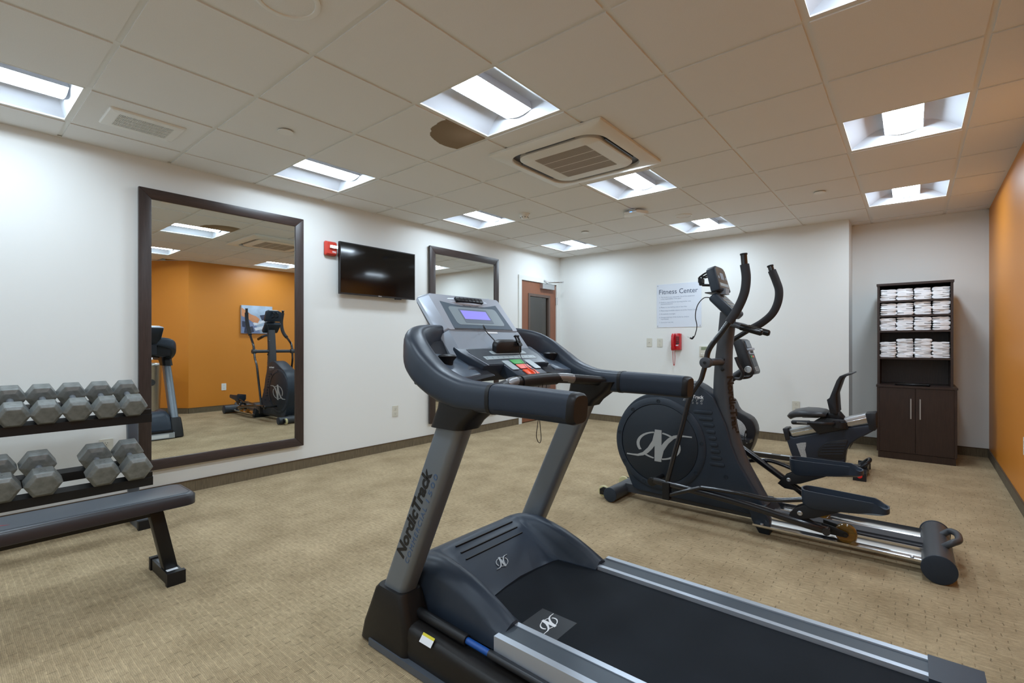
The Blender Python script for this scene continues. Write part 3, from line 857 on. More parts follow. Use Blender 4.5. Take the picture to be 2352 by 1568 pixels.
cord = [(px - .045, YB - .05, pz - .115), (px - .052, YB - .035, pz - .17), (px - .05, YB - .03, pz - .25), (px - .04, YB - .03, pz - .315), (px - .03, YB - .03, pz - .3), (px - .022, YB - .03, pz - .22), (px - .026, YB - .03, pz - .15), (px - .022, YB - .03, pz - .112)]
pts = spline(cord, 26); coil = []
for i, p in enumerate(pts):
    a = i * 1.25; e_ = min(1, i / 14, (len(pts) - 1 - i) / 40)
    coil.append(p + Vector((math.cos(a), math.sin(a), 0)) * .0042 * max(e_, 0))
b = B(); b.tube(coil, .0026, n=6); b.build('coiled_cord', 'phone', t)

# ------------------------------------------------------------------ thermostat
x0, x1, z0, z1 = -2.14, -2.02, .985, 1.122
t = thing('thermostat', 'small ivory thermostat with grey display, partly behind the elliptical arm', 'thermostat', ((x0 + x1) / 2, YB, z0))
b = B(); b.prism(rrect(x0, x1, z0, z1, .006, 3), 'y', YB, YB - .022, .003); b.build('case', 'plate', t)
b = B(); b.box(x0 + .022, x1 - .02, YB - .0235, YB - .022, z0 + .085, z1 - .012); b.build('display', 'lcdgreen', t, smooth=False)
for k in range(3):
    b = B(); x = x0 + .03 + k * .028; b.box(x - .008, x + .008, YB - .0245, YB - .022, z0 + .03, z0 + .042, .001); b.build('button', 'white_p', t)

# ------------------------------------------------------------------ rules sign
sx0, sx1, sz0, sz1 = -2.727, -2.12, 1.375, 1.965
t = thing('rules_sign', 'white wall board titled Fitness Center with seven printed rules', 'sign', ((sx0 + sx1) / 2, YB, sz0))
b = B(); b.box(sx0, sx1, YB - .005, YB, sz0, sz1, .0015, 1); b.build('board', 'sign', t)
for x in (sx0 + .016, sx1 - .016):
    for z in (sz0 + .02, sz1 - .02):
        b = B(); b.lathe([(.006, 0), (.006, .003), (.003, .005), (0, .005)], (x, YB - .005, z), (0, -1, 0), n=12); b.build('stud', 'satin', t)
R, U = (1, 0, 0), (0, 0, 1)
lettering('title_lettering', 'Fitness', .092, (sx0 + .036, YB - .0055, sz1 - .135), R, U, 'ink_sign', t, fit=.245, extrude=.0004)
lettering('title_lettering', 'Center', .092, (sx0 + .315, YB - .0055, sz1 - .135), R, U, 'ink_sign', t, fit=.246, extrude=.0004)
rules = [('1.', 'This facility is not supervised. Use of the equipment', .46), ('', 'is the responsibility of the guest.', .285), None,
         ('2.', 'Guest is responsible for knowing his/her own', .41), ('', 'physical limitations.', .17), None,
         ('3.', 'Please, no wet bathing suits or bare feet.', .36), None,
         ('4.', 'Please keep breakable objects out of the Fitness Center.', .5), None,
         ('5.', 'No alcoholic beverages.', .205), None,
         ('6.', 'Unsupervised use of this facility by children', .385), ('', 'is prohibited.', .11), None,
         ('7.', 'Use at your own risk.', .175)]
z = sz1 - .185
for r in rules:
    if r is None: z -= .022; continue
    if r[0]: lettering('rule_number', r[0], .024, (sx0 + .036, YB - .0055, z), R, U, 'ink_sign2', t, extrude=.0004)
    lettering('rule_lettering', r[1], .024, (sx0 + .06, YB - .0055, z), R, U, 'ink_sign2', t, fit=r[2], extrude=.0004)
    z -= .0235

# ------------------------------------------------------------------ canvas print on the orange wall (seen in the mirror)
cy, cz, cw, ch = 3.79, 1.585, .54, .5
cx = on_right(cy)
t = thing('canvas_print', 'canvas photo print of a hand gripping dumbbells on the orange wall', 'picture', (cx, cy, cz - ch / 2))
def CP(u, v, d): return Vector((cx, cy, cz)) - rd * u * cw + Vector((0, 0, v * ch)) + rnn * d
def cpoly(poly, d, m, nm):
    b = B(); b.loft([[CP(u, v, d) for u, v in poly], [CP(u, v, d + .0006) for u, v in poly]]); b.build(nm, m, t, smooth=False)
b = B(); b.loft([[CP(u, v, .002) for u, v in ((-.5, -.5), (.5, -.5), (.5, .5), (-.5, .5))], [CP(u, v, .04) for u, v in ((-.5, -.5), (.5, -.5), (.5, .5), (-.5, .5))]], bev=.003)
M['cv_bg'] = mat('print_pale_blue', (166, 182, 202), 0.5, noise=.25, nscale=5)
M['cv_dk'] = mat('print_dark_slate', (54, 58, 78), 0.5, noise=.25, nscale=14)
M['cv_md'] = mat('print_blue_grey', (120, 132, 166), 0.5, noise=.2, nscale=12)
M['cv_skin'] = mat('print_skin', (208, 140, 98), 0.5, noise=.15, nscale=12)
M['cv_steel'] = mat('print_pale_steel', (212, 214, 224), 0.5, noise=.15, nscale=20)
b.build('canvas', 'cv_bg', t)
# print, in the wall's own left-right: u>0 lies towards the room's far end
cpoly([(.5, -.5), (.5, .12), (.3, .05), (.12, -.1), (-.02, -.3), (-.1, -.5)], .0402, 'cv_md', 'printed_backdrop')
cpoly([(-.5, -.08), (-.5, -.32), (-.3, -.2), (-.12, .1), (-.28, .22)], .0402, 'cv_md', 'printed_backdrop')
cpoly([(.48, -.06), (.26, -.1), (.24, -.22), (.36, -.3), (.48, -.26)], .0408, 'cv_dk', 'printed_dumbbell_head')
cpoly([(.4, -.3), (.15, -.24), (.1, -.44), (.3, -.5), (.42, -.48)], .0408, 'cv_dk', 'printed_dumbbell_head')
cpoly([(-.08, .16), (-.3, .2), (-.44, .04), (-.38, -.16), (-.18, -.1)], .0408, 'cv_dk', 'printed_dumbbell_head')
cpoly([(.14, -.12), (-.3, .02), (-.34, -.06), (.1, -.22)], .0412, 'cv_steel', 'printed_handle')
cpoly([(.1, -.3), (-.36, -.18), (-.4, -.28), (.06, -.4)], .0412, 'cv_steel', 'printed_handle')
cpoly([(.5, .42), (.5, .12), (.3, .02), (.14, -.1), (-.02, -.12), (-.08, .02), (.04, .12), (.2, .18)], .0416, 'cv_skin', 'printed_hand')

# ------------------------------------------------------------------ wipes stand seen in the mirror
wx, wy = .45, 2.15
t = thing('wipes_dispenser', 'tall round stainless wipes dispenser by the orange wall, seen in the mirror', 'dispenser', (wx, wy, 0))
b = B(); b.lathe([(.14, 0), (.142, .02), (.142, .03), (.172, .80), (.175, .805), (.175, .84), (.168, .85), (.16, .85)], (wx, wy, 0), n=40); b.build('can_body', 'steel', t)
b = B(); b.lathe([(.165, .846), (.16, .856), (.05, .862), (0, .862)], (wx, wy, 0), n=40); b.build('lid', 'steel', t)
b = B()
d_ = Vector((-1, 0, 0)); 
b.cyl((wx - .145, wy, .56), (wx - .1685, wy, .561), .05, n=24); b.build('waste_opening', 'dark_slot', t)
b = B(); b.sweep(spline([(wx, wy, .86), (wx - .01, wy + .01, .9), (wx + .02, wy + .03, .93), (wx + .04, wy + .05, .91)], 4), [(.03, .02)] * 4 + [(.07, .03)] * 4 + [(.08, .02)] * 5, n=10); b.build('wipe_tissue', 'towel', t)

# ------------------------------------------------------------------ treadmill (runs along x, front towards the left wall)
TY = 1.545
tm = thing('treadmill', 'large grey and navy treadmill in the foreground with silver console', 'treadmill', (-.8, TY, 0))
def xl(z): return -1.559 + .468 * (z - .236)          # front edge of the sloping uprights
for s in (-1, 1):
    ya, yb = TY + s * .445, TY + s * .365              # outer, inner face
    y0, y1 = min(ya, yb), max(ya, yb)
    b = B()
    loops = []
    for z in (.12, .4, .7, .93):
        x0 = xl(z); loops.append([(x, y, z) for x, y in rrect(x0, x0 + .128, y0, y1, .028, 5)])
    b.loft(loops)
    up = b.build('upright', 'upright', tm)
    if s < 0:
        r_ = Vector((.424, 0, .906)); u_ = Vector((-.906, 0, .424))
        base = Vector((-1.426, ya - .0006, .372))
        lettering('brand_lettering', 'NordicTrack', .06, base, r_, u_, 'ink', up, fit=.372, bold=.0022, shear=.1, extrude=.0005)
        lettering('model_lettering', 'COMMERCIAL', .027, base - u_ * .03, r_, u_, 'ink_blue', up, fit=.245, spacing=1.3, extrude=.0005)
        lettering('model_lettering', '1500', .027, base + r_ * .27 - u_ * .03, r_, u_, 'ink_blue', up, fit=.112, spacing=1.3, extrude=.0005)
    # black boot at the foot of the upright
    b = B()
    o0, o1 = TY + s * .468, TY + s * .345
    def bl(z, xa, xb, in_=0.0):
        return [(x, y, z) for x, y in rrect(xa, xb, min(o0, o1) + in_, max(o0, o1) - in_, .03, 5)]
    b.loft([bl(.0, -1.655, -1.40, .01), bl(.012, -1.675, -1.385), bl(.08, -1.655, -1.375), bl(.15, -1.62, -1.385), bl(.225, -1.588, -1.415, .004), bl(.24, -1.575, -1.42, .01)])
    b.build('upright_boot', 'boot', tm)
    # base beam on the carpet behind the boot
    b = B()
    secs = []; pts = spline([(-1.5, TY + s * .405, .085), (-1.40, TY + s * .405, .08), (-1.2, TY + s * .405, .075), (-.7, TY + s * .405, .065), (-.35, TY + s * .405, .06)], 4)
    b.sweep(pts, [(.105, .15 - .05 * (i / (len(pts) - 1))) for i in range(len(pts))], n=20, pw=4)
    b.build('base_beam', 'boot', tm)
    b = B(); b.box(-1.60, -.4, min(TY + s * .474, TY + s * .44), max(TY + s * .474, TY + s * .44), .004, .03, .006); b.build('base_strip', 'rack_s', tm)
    b = B(); b.box(-1.42, -.3, min(TY + s * .36, TY + s * .335), max(TY + s * .36, TY + s * .335), .06, .125, .006); b.build('inner_frame_bar', 'footrail', tm)
    # bracket from upright to handrail
    b = B()
    m0, m1 = TY + s * .462, TY + s * .35
    def br_(z, xa, xb):
        return [(x, y, z) for x, y in rrect(xa, xb, min(m0, m1), max(m0, m1), .032, 5)]
    b.loft([br_(.872, xl(.872) - .012, xl(.872) + .145), br_(.9, xl(.9) - .012, xl(.9) + .155), br_(.94, xl(.94) - .01, xl(.94) + .19), br_(.985, xl(.985) - .022, xl(.985) + .2)])
    b.build('rail_bracket', 'boot', tm)
    # hand rail: rises forward, then turns in behind the console
    P = [(-.98, .425, .984), (-1.06, .425, .985), (-1.14, .427, .99), (-1.24, .43, 1.02), (-1.33, .428, 1.072), (-1.405, .405, 1.125), (-1.455, .355, 1.155), (-1.485, .28, 1.172), (-1.495, .19, 1.18)]
    W = [.086, .088, .09, .092, .092, .088, .08, .07, .06]; Hh = [.092, .096, .102, .108, .118, .125, .125, .115, .1]
    path = spline([(x, TY + s * d, z) for x, d, z in P], 5)
    wh = spline([(a, c, 0) for a, c in zip(W, Hh)], 5)
    b = B(); b.sweep(path, [(v.x, v.y) for v in wh], n=24, pw=3.2); b.build('handrail', 'navy', tm)
    b = B(); b.sweep([(-.985, TY + s * .425, .984), (-1.0, TY + s * .425, .984)], (.092, .097), n=24, pw=3.2); b.build('grip_seam', 'black', tm)
    b = B()
    gp = spline([(-.985, TY + s * .425, .984), (-.85, TY + s * .423, .982), (-.71, TY + s * .42, .978)], 5)
    b.sweep(gp, [(.088 - .006 * i / (len(gp) - 1), .094 - .006 * i / (len(gp) - 1)) for i in range(len(gp))], n=24, pw=3.4); gpo = b.build('arm_grip', 'navy_grip', tm)
    b = B(); b.sweep([(-.712, TY + s * .42, .978), (-.698, TY + s * .42, .9765), (-.69, TY + s * .42, .976)], [(.0825, .0885), (.081, .087), (.07, .076)], n=24, pw=3.4); b.build('grip_end_cap', 'black', gpo)
    b = B()
    for zo in (-.024,):
        b.box(-.965, -.72, TY + s * .468 - .0005, TY + s * .468 + .0005, .954, .956)
    b.build('grip_groove', 'black', gpo, smooth=False)

# front cross bar with rating label, transport side
b = B(); b.box(-1.70, -1.655, TY - .36, TY + .36, .012, .075, .006); fb = b.build('front_cross_bar', 'silver_edge', tm)
b = B(); b.box(-1.7012, -1.70, TY + .1, TY + .3, .022, .062); b.build('rating_label', 'white', fb, smooth=False)
b = B(); b.box(-1.69, -1.45, TY - .345, TY + .345, .03, .1, .01); b.build('lift_frame', 'boot', tm)

# motor hood: rounded cowl with two side arms reaching over the deck
def hood():
    b = B()
    ys = [-.352, -.345, -.325, -.3, -.28, -.265, -.252, -.24, -.23, -.2, -.1, 0, .1, .2, .23, .24, .252, .265, .28, .3, .325, .345, .352]
    def ridge(x):
        # top line of the cowl (front to back)
        pts = [(-1.63, .10), (-1.60, .225), (-1.545, .30), (-1.46, .335), (-1.36, .338), (-1.25, .318), (-1.14, .28), (-1.06, .24), (-1.03, .222)]
        for (a, za), (c, zc) in zip(pts, pts[1:]):
            if a <= x <= c: return za + (zc - za) * (x - a) / (c - a)
        return pts[-1][1]
    def field(x): return .312 - max(0, x + 1.42) * .585
    us = [0, .03, .08, .15, .24, .34, .45, .56, .67, .78, .88, .95, 1.0]
    grid = []
    for u in us:
        row = []
        for y in ys:
            a = abs(y)
            rear = -1.03 if a > .25 else (-1.205 - .03 * (1 - (a / .25) ** 2) if a < .23 else -1.205 + (a - .23) / .02 * .175)
            x = -1.63 + u * (rear + 1.63)
            z = ridge(x)
            if a > .3: z -= .05 * ((a - .3) / .052) ** 2.2
            f = max(0, min(1, (.275 - a) / .045)) * max(0, min(1, (x + 1.47) / .06))   # sunken middle field, falling to the belt
            f = f * f * (3 - 2 * f)
            z = z * (1 - f) + field(x) * f
            z = max(z, .2) if u > .5 else z
            row.append(Vector((x, TY + y, z)))
        grid.append(row)
    t = bmesh.new()
    V = [[t.verts.new(p) for p in r] for r in grid]
    Vb = [[t.verts.new((p.x, p.y, .11)) for p in r] for r in grid]
    n, m = len(grid), len(ys)
    for i in range(n - 1):
        for j in range(m - 1):
            t.faces.new((V[i][j], V[i][j + 1], V[i + 1][j + 1], V[i + 1][j]))
        t.faces.new((V[i][0], V[i + 1][0], Vb[i + 1][0], Vb[i][0])); t.faces.new((V[i + 1][-1], V[i][-1], Vb[i][-1], Vb[i + 1][-1]))
    for j in range(m - 1):
        t.faces.new((V[0][j + 1], V[0][j], Vb[0][j], Vb[0][j + 1])); t.faces.new((V[-1][j], V[-1][j + 1], Vb[-1][j + 1], Vb[-1][j]))
    bmesh.ops.recalc_face_normals(t, faces=t.faces)
    b._add(t)
    return b.build('motor_hood', 'navy', tm, ang=50)
hd = hood()
# three slits and the emblem on the hood
hr = Vector((0, 1, 0)); hu = Vector((-.98, 0, .17)).normalized()
for x, z in ((-1.438, .3245), (-1.408, .3065), (-1.378, .2885)):
    b = B(); b.box(x - .003, x + .003, TY - .17, TY + .19, z - .004, z + .0025, .001); b.build('vent_slit', 'black', hd)
# darker motor side skirts under the hood arms, seen from the side
for s in (-1, 1):
    b = B()
    ya = TY + s * .352
    b.box(-1.6, -1.05, min(ya, ya - s * .02), max(ya, ya - s * .02), .05, .14, .006); b.build('hood_skirt', 'boot', tm)

# running deck
b = B(); b.box(-1.26, .06, TY - .262, TY + .262, .178, .196, .004); blt = b.build('running_belt', 'belt', tm)
b = B(); b.box(-1.3, .05, TY - .34, TY + .34, .13, .178); b.build('deck_board', 'black', tm, smooth=False)
for s in (-1, 1):
    def strip(nm, m, a, c, z0, z1, bev=.003, x0=-1.2, x1=.036):
        b = B(); ya, yb = TY + s * a, TY + s * c
        b.box(x0, x1, min(ya, yb), max(ya, yb), z0, z1, bev); return b.build(nm, m, tm)
    strip('inner_rail_edge', 'silver_edge', .268, .288, .18, .209)
    strip('foot_rail', 'footrail', .288, .358, .17, .206, x0=-1.045)
    strip('outer_rail_edge', 'silver_edge', .358, .382, .135, .211, .006, x0=-1.04)
    strip('rail_underside', 'steel_dk', .345, .372, .09, .135, .003, x0=-1.04)
    # rear end cap
    b = B(); ya, yb = TY + s * .25, TY + s * .388
    b.box(.036, .16, min(ya, yb), max(ya, yb), .06, .213, .02, 3); b.build('rear_end_cap', 'navy', tm)
    b = B(); b.box(.06, .12, min(ya, yb) + .02, max(ya, yb) - .02, .0, .06, .006); b.build('rear_foot', 'black', tm)
    b = B(); b.box(-.9, -.84, TY + s * .34 - .02, TY + s * .34 + .02, .06, .135, .003); b.build('deck_bracket', 'steel_dk', tm)
b = B(); b.cyl((.075, TY - .26, .165), (.075, TY + .26, .165), .03); b.build('rear_roller', 'belt', tm)
# folding shock on the near side
b = B(); b.cyl((-1.40, TY - .392, .166), (-1.15, TY - .392, .158), .018, n=18, bev=.003); b.build('shock_sleeve', 'black', tm)
b = B(); b.cyl((-1.16, TY - .392, .158), (-1.05, TY - .392, .155), .011, n=16); b.build('shock_rod', 'blue', tm)
b = B(); b.cyl((-1.05, TY - .392, .155), (-.5, TY - .385, .138), .013, n=16); b.build('shock_tube', 'steel_dk', tm)
# caution sticker on the base beam
nn = Vector((0, -.75, .66)); ur = Vector((1, 0, 0)); uu = ur.cross(nn) * -1
so = Vector((-1.285, TY - .4515, .1345))
def stick(u0, u1, v0, v1, m, nm, d=.001):
    b = B(); q = [so + ur * u + uu * v + nn * d for u, v in ((u0, v0), (u1, v0), (u1, v1), (u0, v1))]
    b.loft([q, [p + nn * .0006 for p in q]]); b.build(nm, m, tm, smooth=False)
stick(-.03, .03, -.016, .006, 'white', 'warning_sticker'); stick(-.03, .03, .006, .015, 'yellow', 'warning_sticker_band')

# emblem on the belt, printed on a slightly paler patch
M['patch'] = mat('belt_patch', (34, 38, 43), 0.55)
b = B(); b.box(-1.03, -.885, TY - .254, TY - .128, .196, .1964); b.build('belt_patch', 'patch', blt, smooth=False)
crest('belt_emblem', (-.958, TY - .191, .1966), (0, 1, 0), (-1, 0, 0), .25, 'white', blt, th=.0004)

# ------------------------------------------------------------------ console
KY = 1.565
T0 = Vector((-1.575, KY, 1.365)); B0 = Vector((-1.375, KY, 1.13))
fd = (B0 - T0).normalized(); fy = Vector((0, 1, 0)); fn = Vector((-fd.z, 0, fd.x)) * -1
if fn.x < 0: fn = -fn                                   # face normal, towards the runner
def F(s_, t_, h=0.0): return T0 + fd * s_ + fy * t_ + fn * h
def fbox(nm, m, s0, s1, t0, t1, h0, h1, par, bev=.001, r=.0):
    b = B(); poly = rrect(s0, s1, t0, t1, r, 4) if r else [(s0, t0), (s1, t0), (s1, t1), (s0, t1)]
    b.loft([[F(a, c, h0) for a, c in poly], [F(a, c, h1) for a, c in poly]], bev=bev, seg=2); return b.build(nm, m, par)
# upper shell with bevelled flanks
b = B()
f0 = rrect(-.004, .200, -.222, .222, .012, 3); f1 = rrect(-.018, .200, -.25, .25, .014, 3)
b.loft([[F(a, c, -.05) for a, c in f1], [F(a, c, -.035) for a, c in f1], [F(a, c, 0) for a, c in f0]]); con = b.build('console_shell', 'console', tm)
b = B()
f0 = rrect(.2005, .318, -.224, .224, .006, 3); f1 = rrect(.2005, .33, -.252, .252, .006, 3)
b.loft([[F(a, c, -.05) for a, c in f1], [F(a, c, -.034) for a, c in f1], [F(a, c, -.003) for a, c in f0]]); b.build('console_lower_panel', 'console_d', tm)
b = B()
f0 = rrect(-.012, .33, -.246, .246, .014, 3); f1 = rrect(.03, .31, -.20, .20, .03, 3)
b.loft([[F(a, c, -.05) for a, c in f0], [F(a, c, -.056) for a, c in f0], [F(a, c, -.10) for a, c in f1]]); b.build('console_back', 'navy_d', tm)
# fan bulge at the top edge
b = B()
pts = [F(.018 + .012 * math.cos(math.pi * k / 12 - math.pi / 2), -.17 + .34 * k / 12, -.012) for k in range(13)]
b.sweep(pts, [(.016 + .036 * math.sin(math.pi * k / 12), .014 + .026 * math.sin(math.pi * k / 12)) for k in range(13)], n=16, pw=2.6, up=fn); b.build('fan_housing', 'console', tm)
fan = fbox('fan_grille', 'black', .015, .041, -.085, .085, .0, .0145, tm, .003, .004)
b = B()
for k in range(6):
    t_ = -.06 + .024 * k
    q = [F(.018, t_ - .001, .0145), F(.038, t_ - .001, .0145), F(.038, t_ + .001, .0145), F(.018, t_ + .001, .0145)]
    b.loft([q, [p + fn * .001 for p in q]])
q = [F(.027, -.08, .0145), F(.029, -.08, .0145), F(.029, .08, .0145), F(.027, .08, .0145)]
b.loft([q, [p + fn * .001 for p in q]]); b.build('fan_fins', 'steel_dk', fan, smooth=False)
# display window
poly = [(.038, -.178)] + [(.038 + .024 * math.sin(math.pi * k / 8), -.178 + .356 * k / 8) for k in range(1, 8)] + [(.038, .178), (.192, .187), (.192, -.187)]
b = B(); b.loft([[F(a, c, -.002) for a, c in poly], [F(a, c, .0012) for a, c in poly]]); dsp = b.build('display_window', 'disp', con, smooth=False)
fbox('display_field', 'disp_in', .066, .172, -.152, .152, .0012, .0018, con, 0, .018)
fbox('lcd_bezel', 'bezel', .078, .16, -.098, .082, .0018, .0024, con, 0, .004)
fbox('lcd_screen', 'lcd', .088, .139, -.09, .072, .0024, .003, con, 0)
lettering('display_lettering', 'NordicTrack', .017, F(.0615, -.05, .0013), fy, -fd, 'bezel', con, extrude=.0003, fit=.1)
fbox('console_sticker', 'white', .206, .216, -.008, .07, -.003, -.0022, con, 0)
b = B(); q = [F(.1945, -.187, .0), F(.1985, -.187, .0), F(.196, .187, .0), F(.1945, .187, .0)]
b.loft([q, [p + fn * .0016 for p in q]]); b.build('console_seam', 'black', con, smooth=False)

# keypad deck between console and cross bar
C0 = Vector((-1.375, KY + .01, 1.13)); D0 = Vector((-1.16, KY + .01, 1.015))
kd = (D0 - C0).normalized(); kn = Vector((-kd.z, 0, kd.x))
if kn.z < 0: kn = -kn
def K(s_, t_, h=0.0): return C0 + kd * s_ + fy * t_ + kn * h
def kbox(nm, m, poly, h0, h1, par, bev=0.0):
    b = B(); b.loft([[K(a, c, h0) for a, c in poly], [K(a, c, h1) for a, c in poly]], bev=bev, seg=2); return b.build(nm, m, par)
kp = kbox('control_deck', 'navy', [(-.03, -.25), (.02, -.25), (.128, -.215), (.128, .215), (.02, .25), (-.03, .25)], -.075, 0, tm, .007)
tg = kbox('control_tongue', 'navy', [(.12, -.1), (.222, -.1), (.222, .1), (.12, .1)], -.05, -.0008, tm, .004)
kpad = kbox('keypad', 'keypad', [(.0, -.205), (.05, -.212), (.122, -.19), (.122, .19), (.05, .212), (.0, .205)], 0, .0012, tm)
kbox('speed_key_strip', 'key', rrect(.018, .046, -.09, .14, .008, 3), .0012, .0024, kpad)
arc1 = [(.058 + .012 * (1 - math.cos((c - .0) * 5)), c) for c in [-.165 + .33 * k / 10 for k in range(11)]]
arc2 = [(a + .026, c) for a, c in reversed(arc1)]
kbox('incline_key_strip', 'key', arc1 + arc2, .0012, .0024, kpad)
for k in range(10):
    c = -.15 + .0333 * k
    kbox('key_mark', 'keypad', [(.068, c - .0008), (.078, c - .0008), (.078, c + .0008), (.068, c + .0008)], .0024, .0028, kpad)
kbox('speed_toggle', 'key', rrect(.1, .172, -.093, -.05, .007, 3), .0005, .0028, kpad)
kbox('incline_toggle', 'key', rrect(.1, .172, .055, .098, .007, 3), .0005, .0028, kpad)
kbox('start_key', 'green', rrect(.096, .13, -.038, .036, .004, 3), .001, .0034, kpad)
kbox('stop_key', 'kred', rrect(.134, .168, -.038, .036, .004, 3), .001, .0034, kpad)
sk = kbox('safety_key', 'korange', rrect(.176, .222, -.04, .036, .004, 3), -.0005, .004, tm, .001)
kbox('deck_trim', 'console', [(.03, -.222), (.128, -.194), (.128, -.19), (.03, -.218)], .0005, .0016, tm)
# book rest / player dock
b = B()
poly = [(-.085, 0), (-.085, .03), (-.075, .045), (-.05, .052), (.05, .052), (.075, .047), (.085, .036), (.085, 0)]
b.loft([[Vector((-1.362, KY + .03 + u, 1.122 + v)) for u, v in poly], [Vector((-1.335, KY + .03 + u, 1.113 + v)) for u, v in poly]], bev=.005, seg=2); b.build('book_rest', 'black', tm)
# trays with bottle holder
for s in (-1, 1):
    b = B()
    q = [K(-.01, s * .245, -.03), K(.15, s * .245, -.02), K(.17, s * .38, -.02), K(-.04, s * .385, -.03)]
    b.loft([[p + Vector((0, 0, -.05)) for p in q], q], bev=.004); b.build('side_tray', 'tray', tm)
    b2 = B(); ya, yb = TY + s * .14, TY + s * .385
    b2.prism([(-1.475, 1.17), (-1.45, 1.165), (-1.39, 1.06), (-1.40, 1.0), (-1.44, 1.0)], 'y', min(ya, yb), max(ya, yb), .006); b2.build('rail_shroud', 'navy_d', tm)
    c = K(.045, s * .335, -.018)
    b = B(); b.lathe([(.022, -.02), (.024, -.004), (.034, .008), (.035, .014), (.03, .019), (.015, .022), (0, .0225)], c, n=28); b.build('bottle_holder', 'black', tm)
    b = B()
    b.loft([[(-1.47, KY + s * .16, 1.05), (-1.24, KY + s * .16, 1.03), (-1.24, KY + s * .40, 1.0), (-1.38, KY + s * .40, 1.05)],
            [(-1.47, KY + s * .16, 1.13), (-1.3, KY + s * .2, 1.07), (-1.25, KY + s * .40, 1.03), (-1.40, KY + s * .40, 1.1)]], bev=.006); b.build('tray_support', 'navy_d', tm)
b = B(); b.box(-1.53, -1.46, KY - .2, KY + .2, 1.02, 1.14, .015); b.build('console_neck', 'navy_d', tm)
# pulse bar
bar = spline([(-1.065, TY - .385, .985), (-1.10, TY - .30, .995), (-1.145, TY - .16, 1.008), (-1.16, TY, 1.012), (-1.145, TY + .16, 1.008), (-1.10, TY + .30, .995), (-1.068, TY + .385, .985)], 6)
b = B(); b.tube(bar, .021, n=18); pb = b.build('pulse_bar', 'black', tm)
for s in (-1, 1):
    b = B()
    seg = spline([(-1.123, TY + s * .225, 1.002), (-1.138, TY + s * .185, 1.0065), (-1.151, TY + s * .125, 1.0105)], 5)
    b.tube([p + Vector((.0, 0, .0012)) for p in seg], [.017, .0205, .021, .0212, .0212, .0212, .0212, .021, .0205, .019, .016], n=18); b.build('pulse_sensor', 'sensor', pb)
b = B()
b.sweep([(-1.158, TY - .11, 1.008), (-1.164, TY - .05, 1.009), (-1.165, TY + .05, 1.009), (-1.158, TY + .13, 1.008)], (.06, .05), n=18, pw=2.6); b.build('bar_mount', 'black', tm)
b = B(); q0 = K(.2, -.005, -.03)
b.tube(spline([K(.17, -.002, .006), K(.21, -.002, .006), K(.235, -.002, -.012), K(.24, -.002, -.035)], 4), .0035, n=8); b.build('safety_key_lip', 'korange', sk)
# safety clip and cords
clip = K(-.005, .07, .012)
def slabq(b, c, r_, u_, n_, u0, u1, v0, v1, th):
    q = [c + r_ * a + u_ * d for a, d in ((u0, v0), (u1, v0), (u1, v1), (u0, v1))]
    b.loft([q, [p + n_ * th for p in q]])
cr, cu_, cn = Vector((0, 1, 0)), Vector((-.45, 0, .89)).normalized(), Vector((.89, 0, .45))
cc = Vector((-1.327, KY + .085, 1.15))
b = B()
slabq(b, cc, cr, cu_, cn, -.012, -.006, -.005, .04, .006); slabq(b, cc, cr, cu_, cn, .006, .012, -.005, .04, .006)
slabq(b, cc, cr, cu_, cn, -.016, .012, .036, .042, .01); slabq(b, cc, cr, cu_, cn, -.012, .012, -.008, .006, .008)
slabq(b, cc, cr, cu_, cn, -.012, .012, .012, .017, .006); b.build('safety_clip', 'black', tm)
b = B(); b.tube(spline([cc, K(.08, .05, .012), K(.16, .01, .008), K(.215, .0, .012), K(.25, .002, -.02), K(.262, .004, -.09), K(.262, .008, -.16)], 6), .0016, n=6); b.build('safety_cord', 'black', tm)
lp = Vector((-1.14, TY + .0, .80))
b = B(); b.tube(spline([(-1.13, TY + .01, .995), (-1.135, TY + .005, .93), (-1.14, TY - .002, .87), (-1.14, TY - .018, .80), (-1.14, TY - .012, .772), (-1.14, TY + .004, .76), (-1.14, TY + .012, .775), (-1.14, TY + .008, .82), (-1.138, TY + .002, .87), (-1.13, TY + .03, .97), (-1.13, TY + .035, .995)], 6), .0015, n=6); b.build('cord_loop', 'black', tm)
b = B(); b.tube(spline([F(.198, -.005, .004), F(.19, -.03, .022), F(.225, -.05, .03), F(.26, -.04, .03), F(.295, -.028, .03), K(.0, -.03, .03), K(.02, -.03, .012), K(.03, -.045, .004)], 6), .0022, n=6); b.build('audio_cord', 'black', tm)
b = B(); b.cyl(K(.018, -.035, .001), K(.014, -.033, .016), .004, n=10); b.build('audio_plug', 'satin', tm)
# emblem on the hood's middle field
crest('hood_emblem', (-1.31, TY - .03, .2488), (0, 1, 0), (-.863, 0, .505), .21, 'satin', hd, th=.0025)

# ------------------------------------------------------------------ elliptical trainer (faces the left wall)
EY = 3.385
el = thing('elliptical_trainer', 'slate grey elliptical trainer with round flywheel cover and tall swing handles', 'elliptical trainer', (-.8, EY, 0))
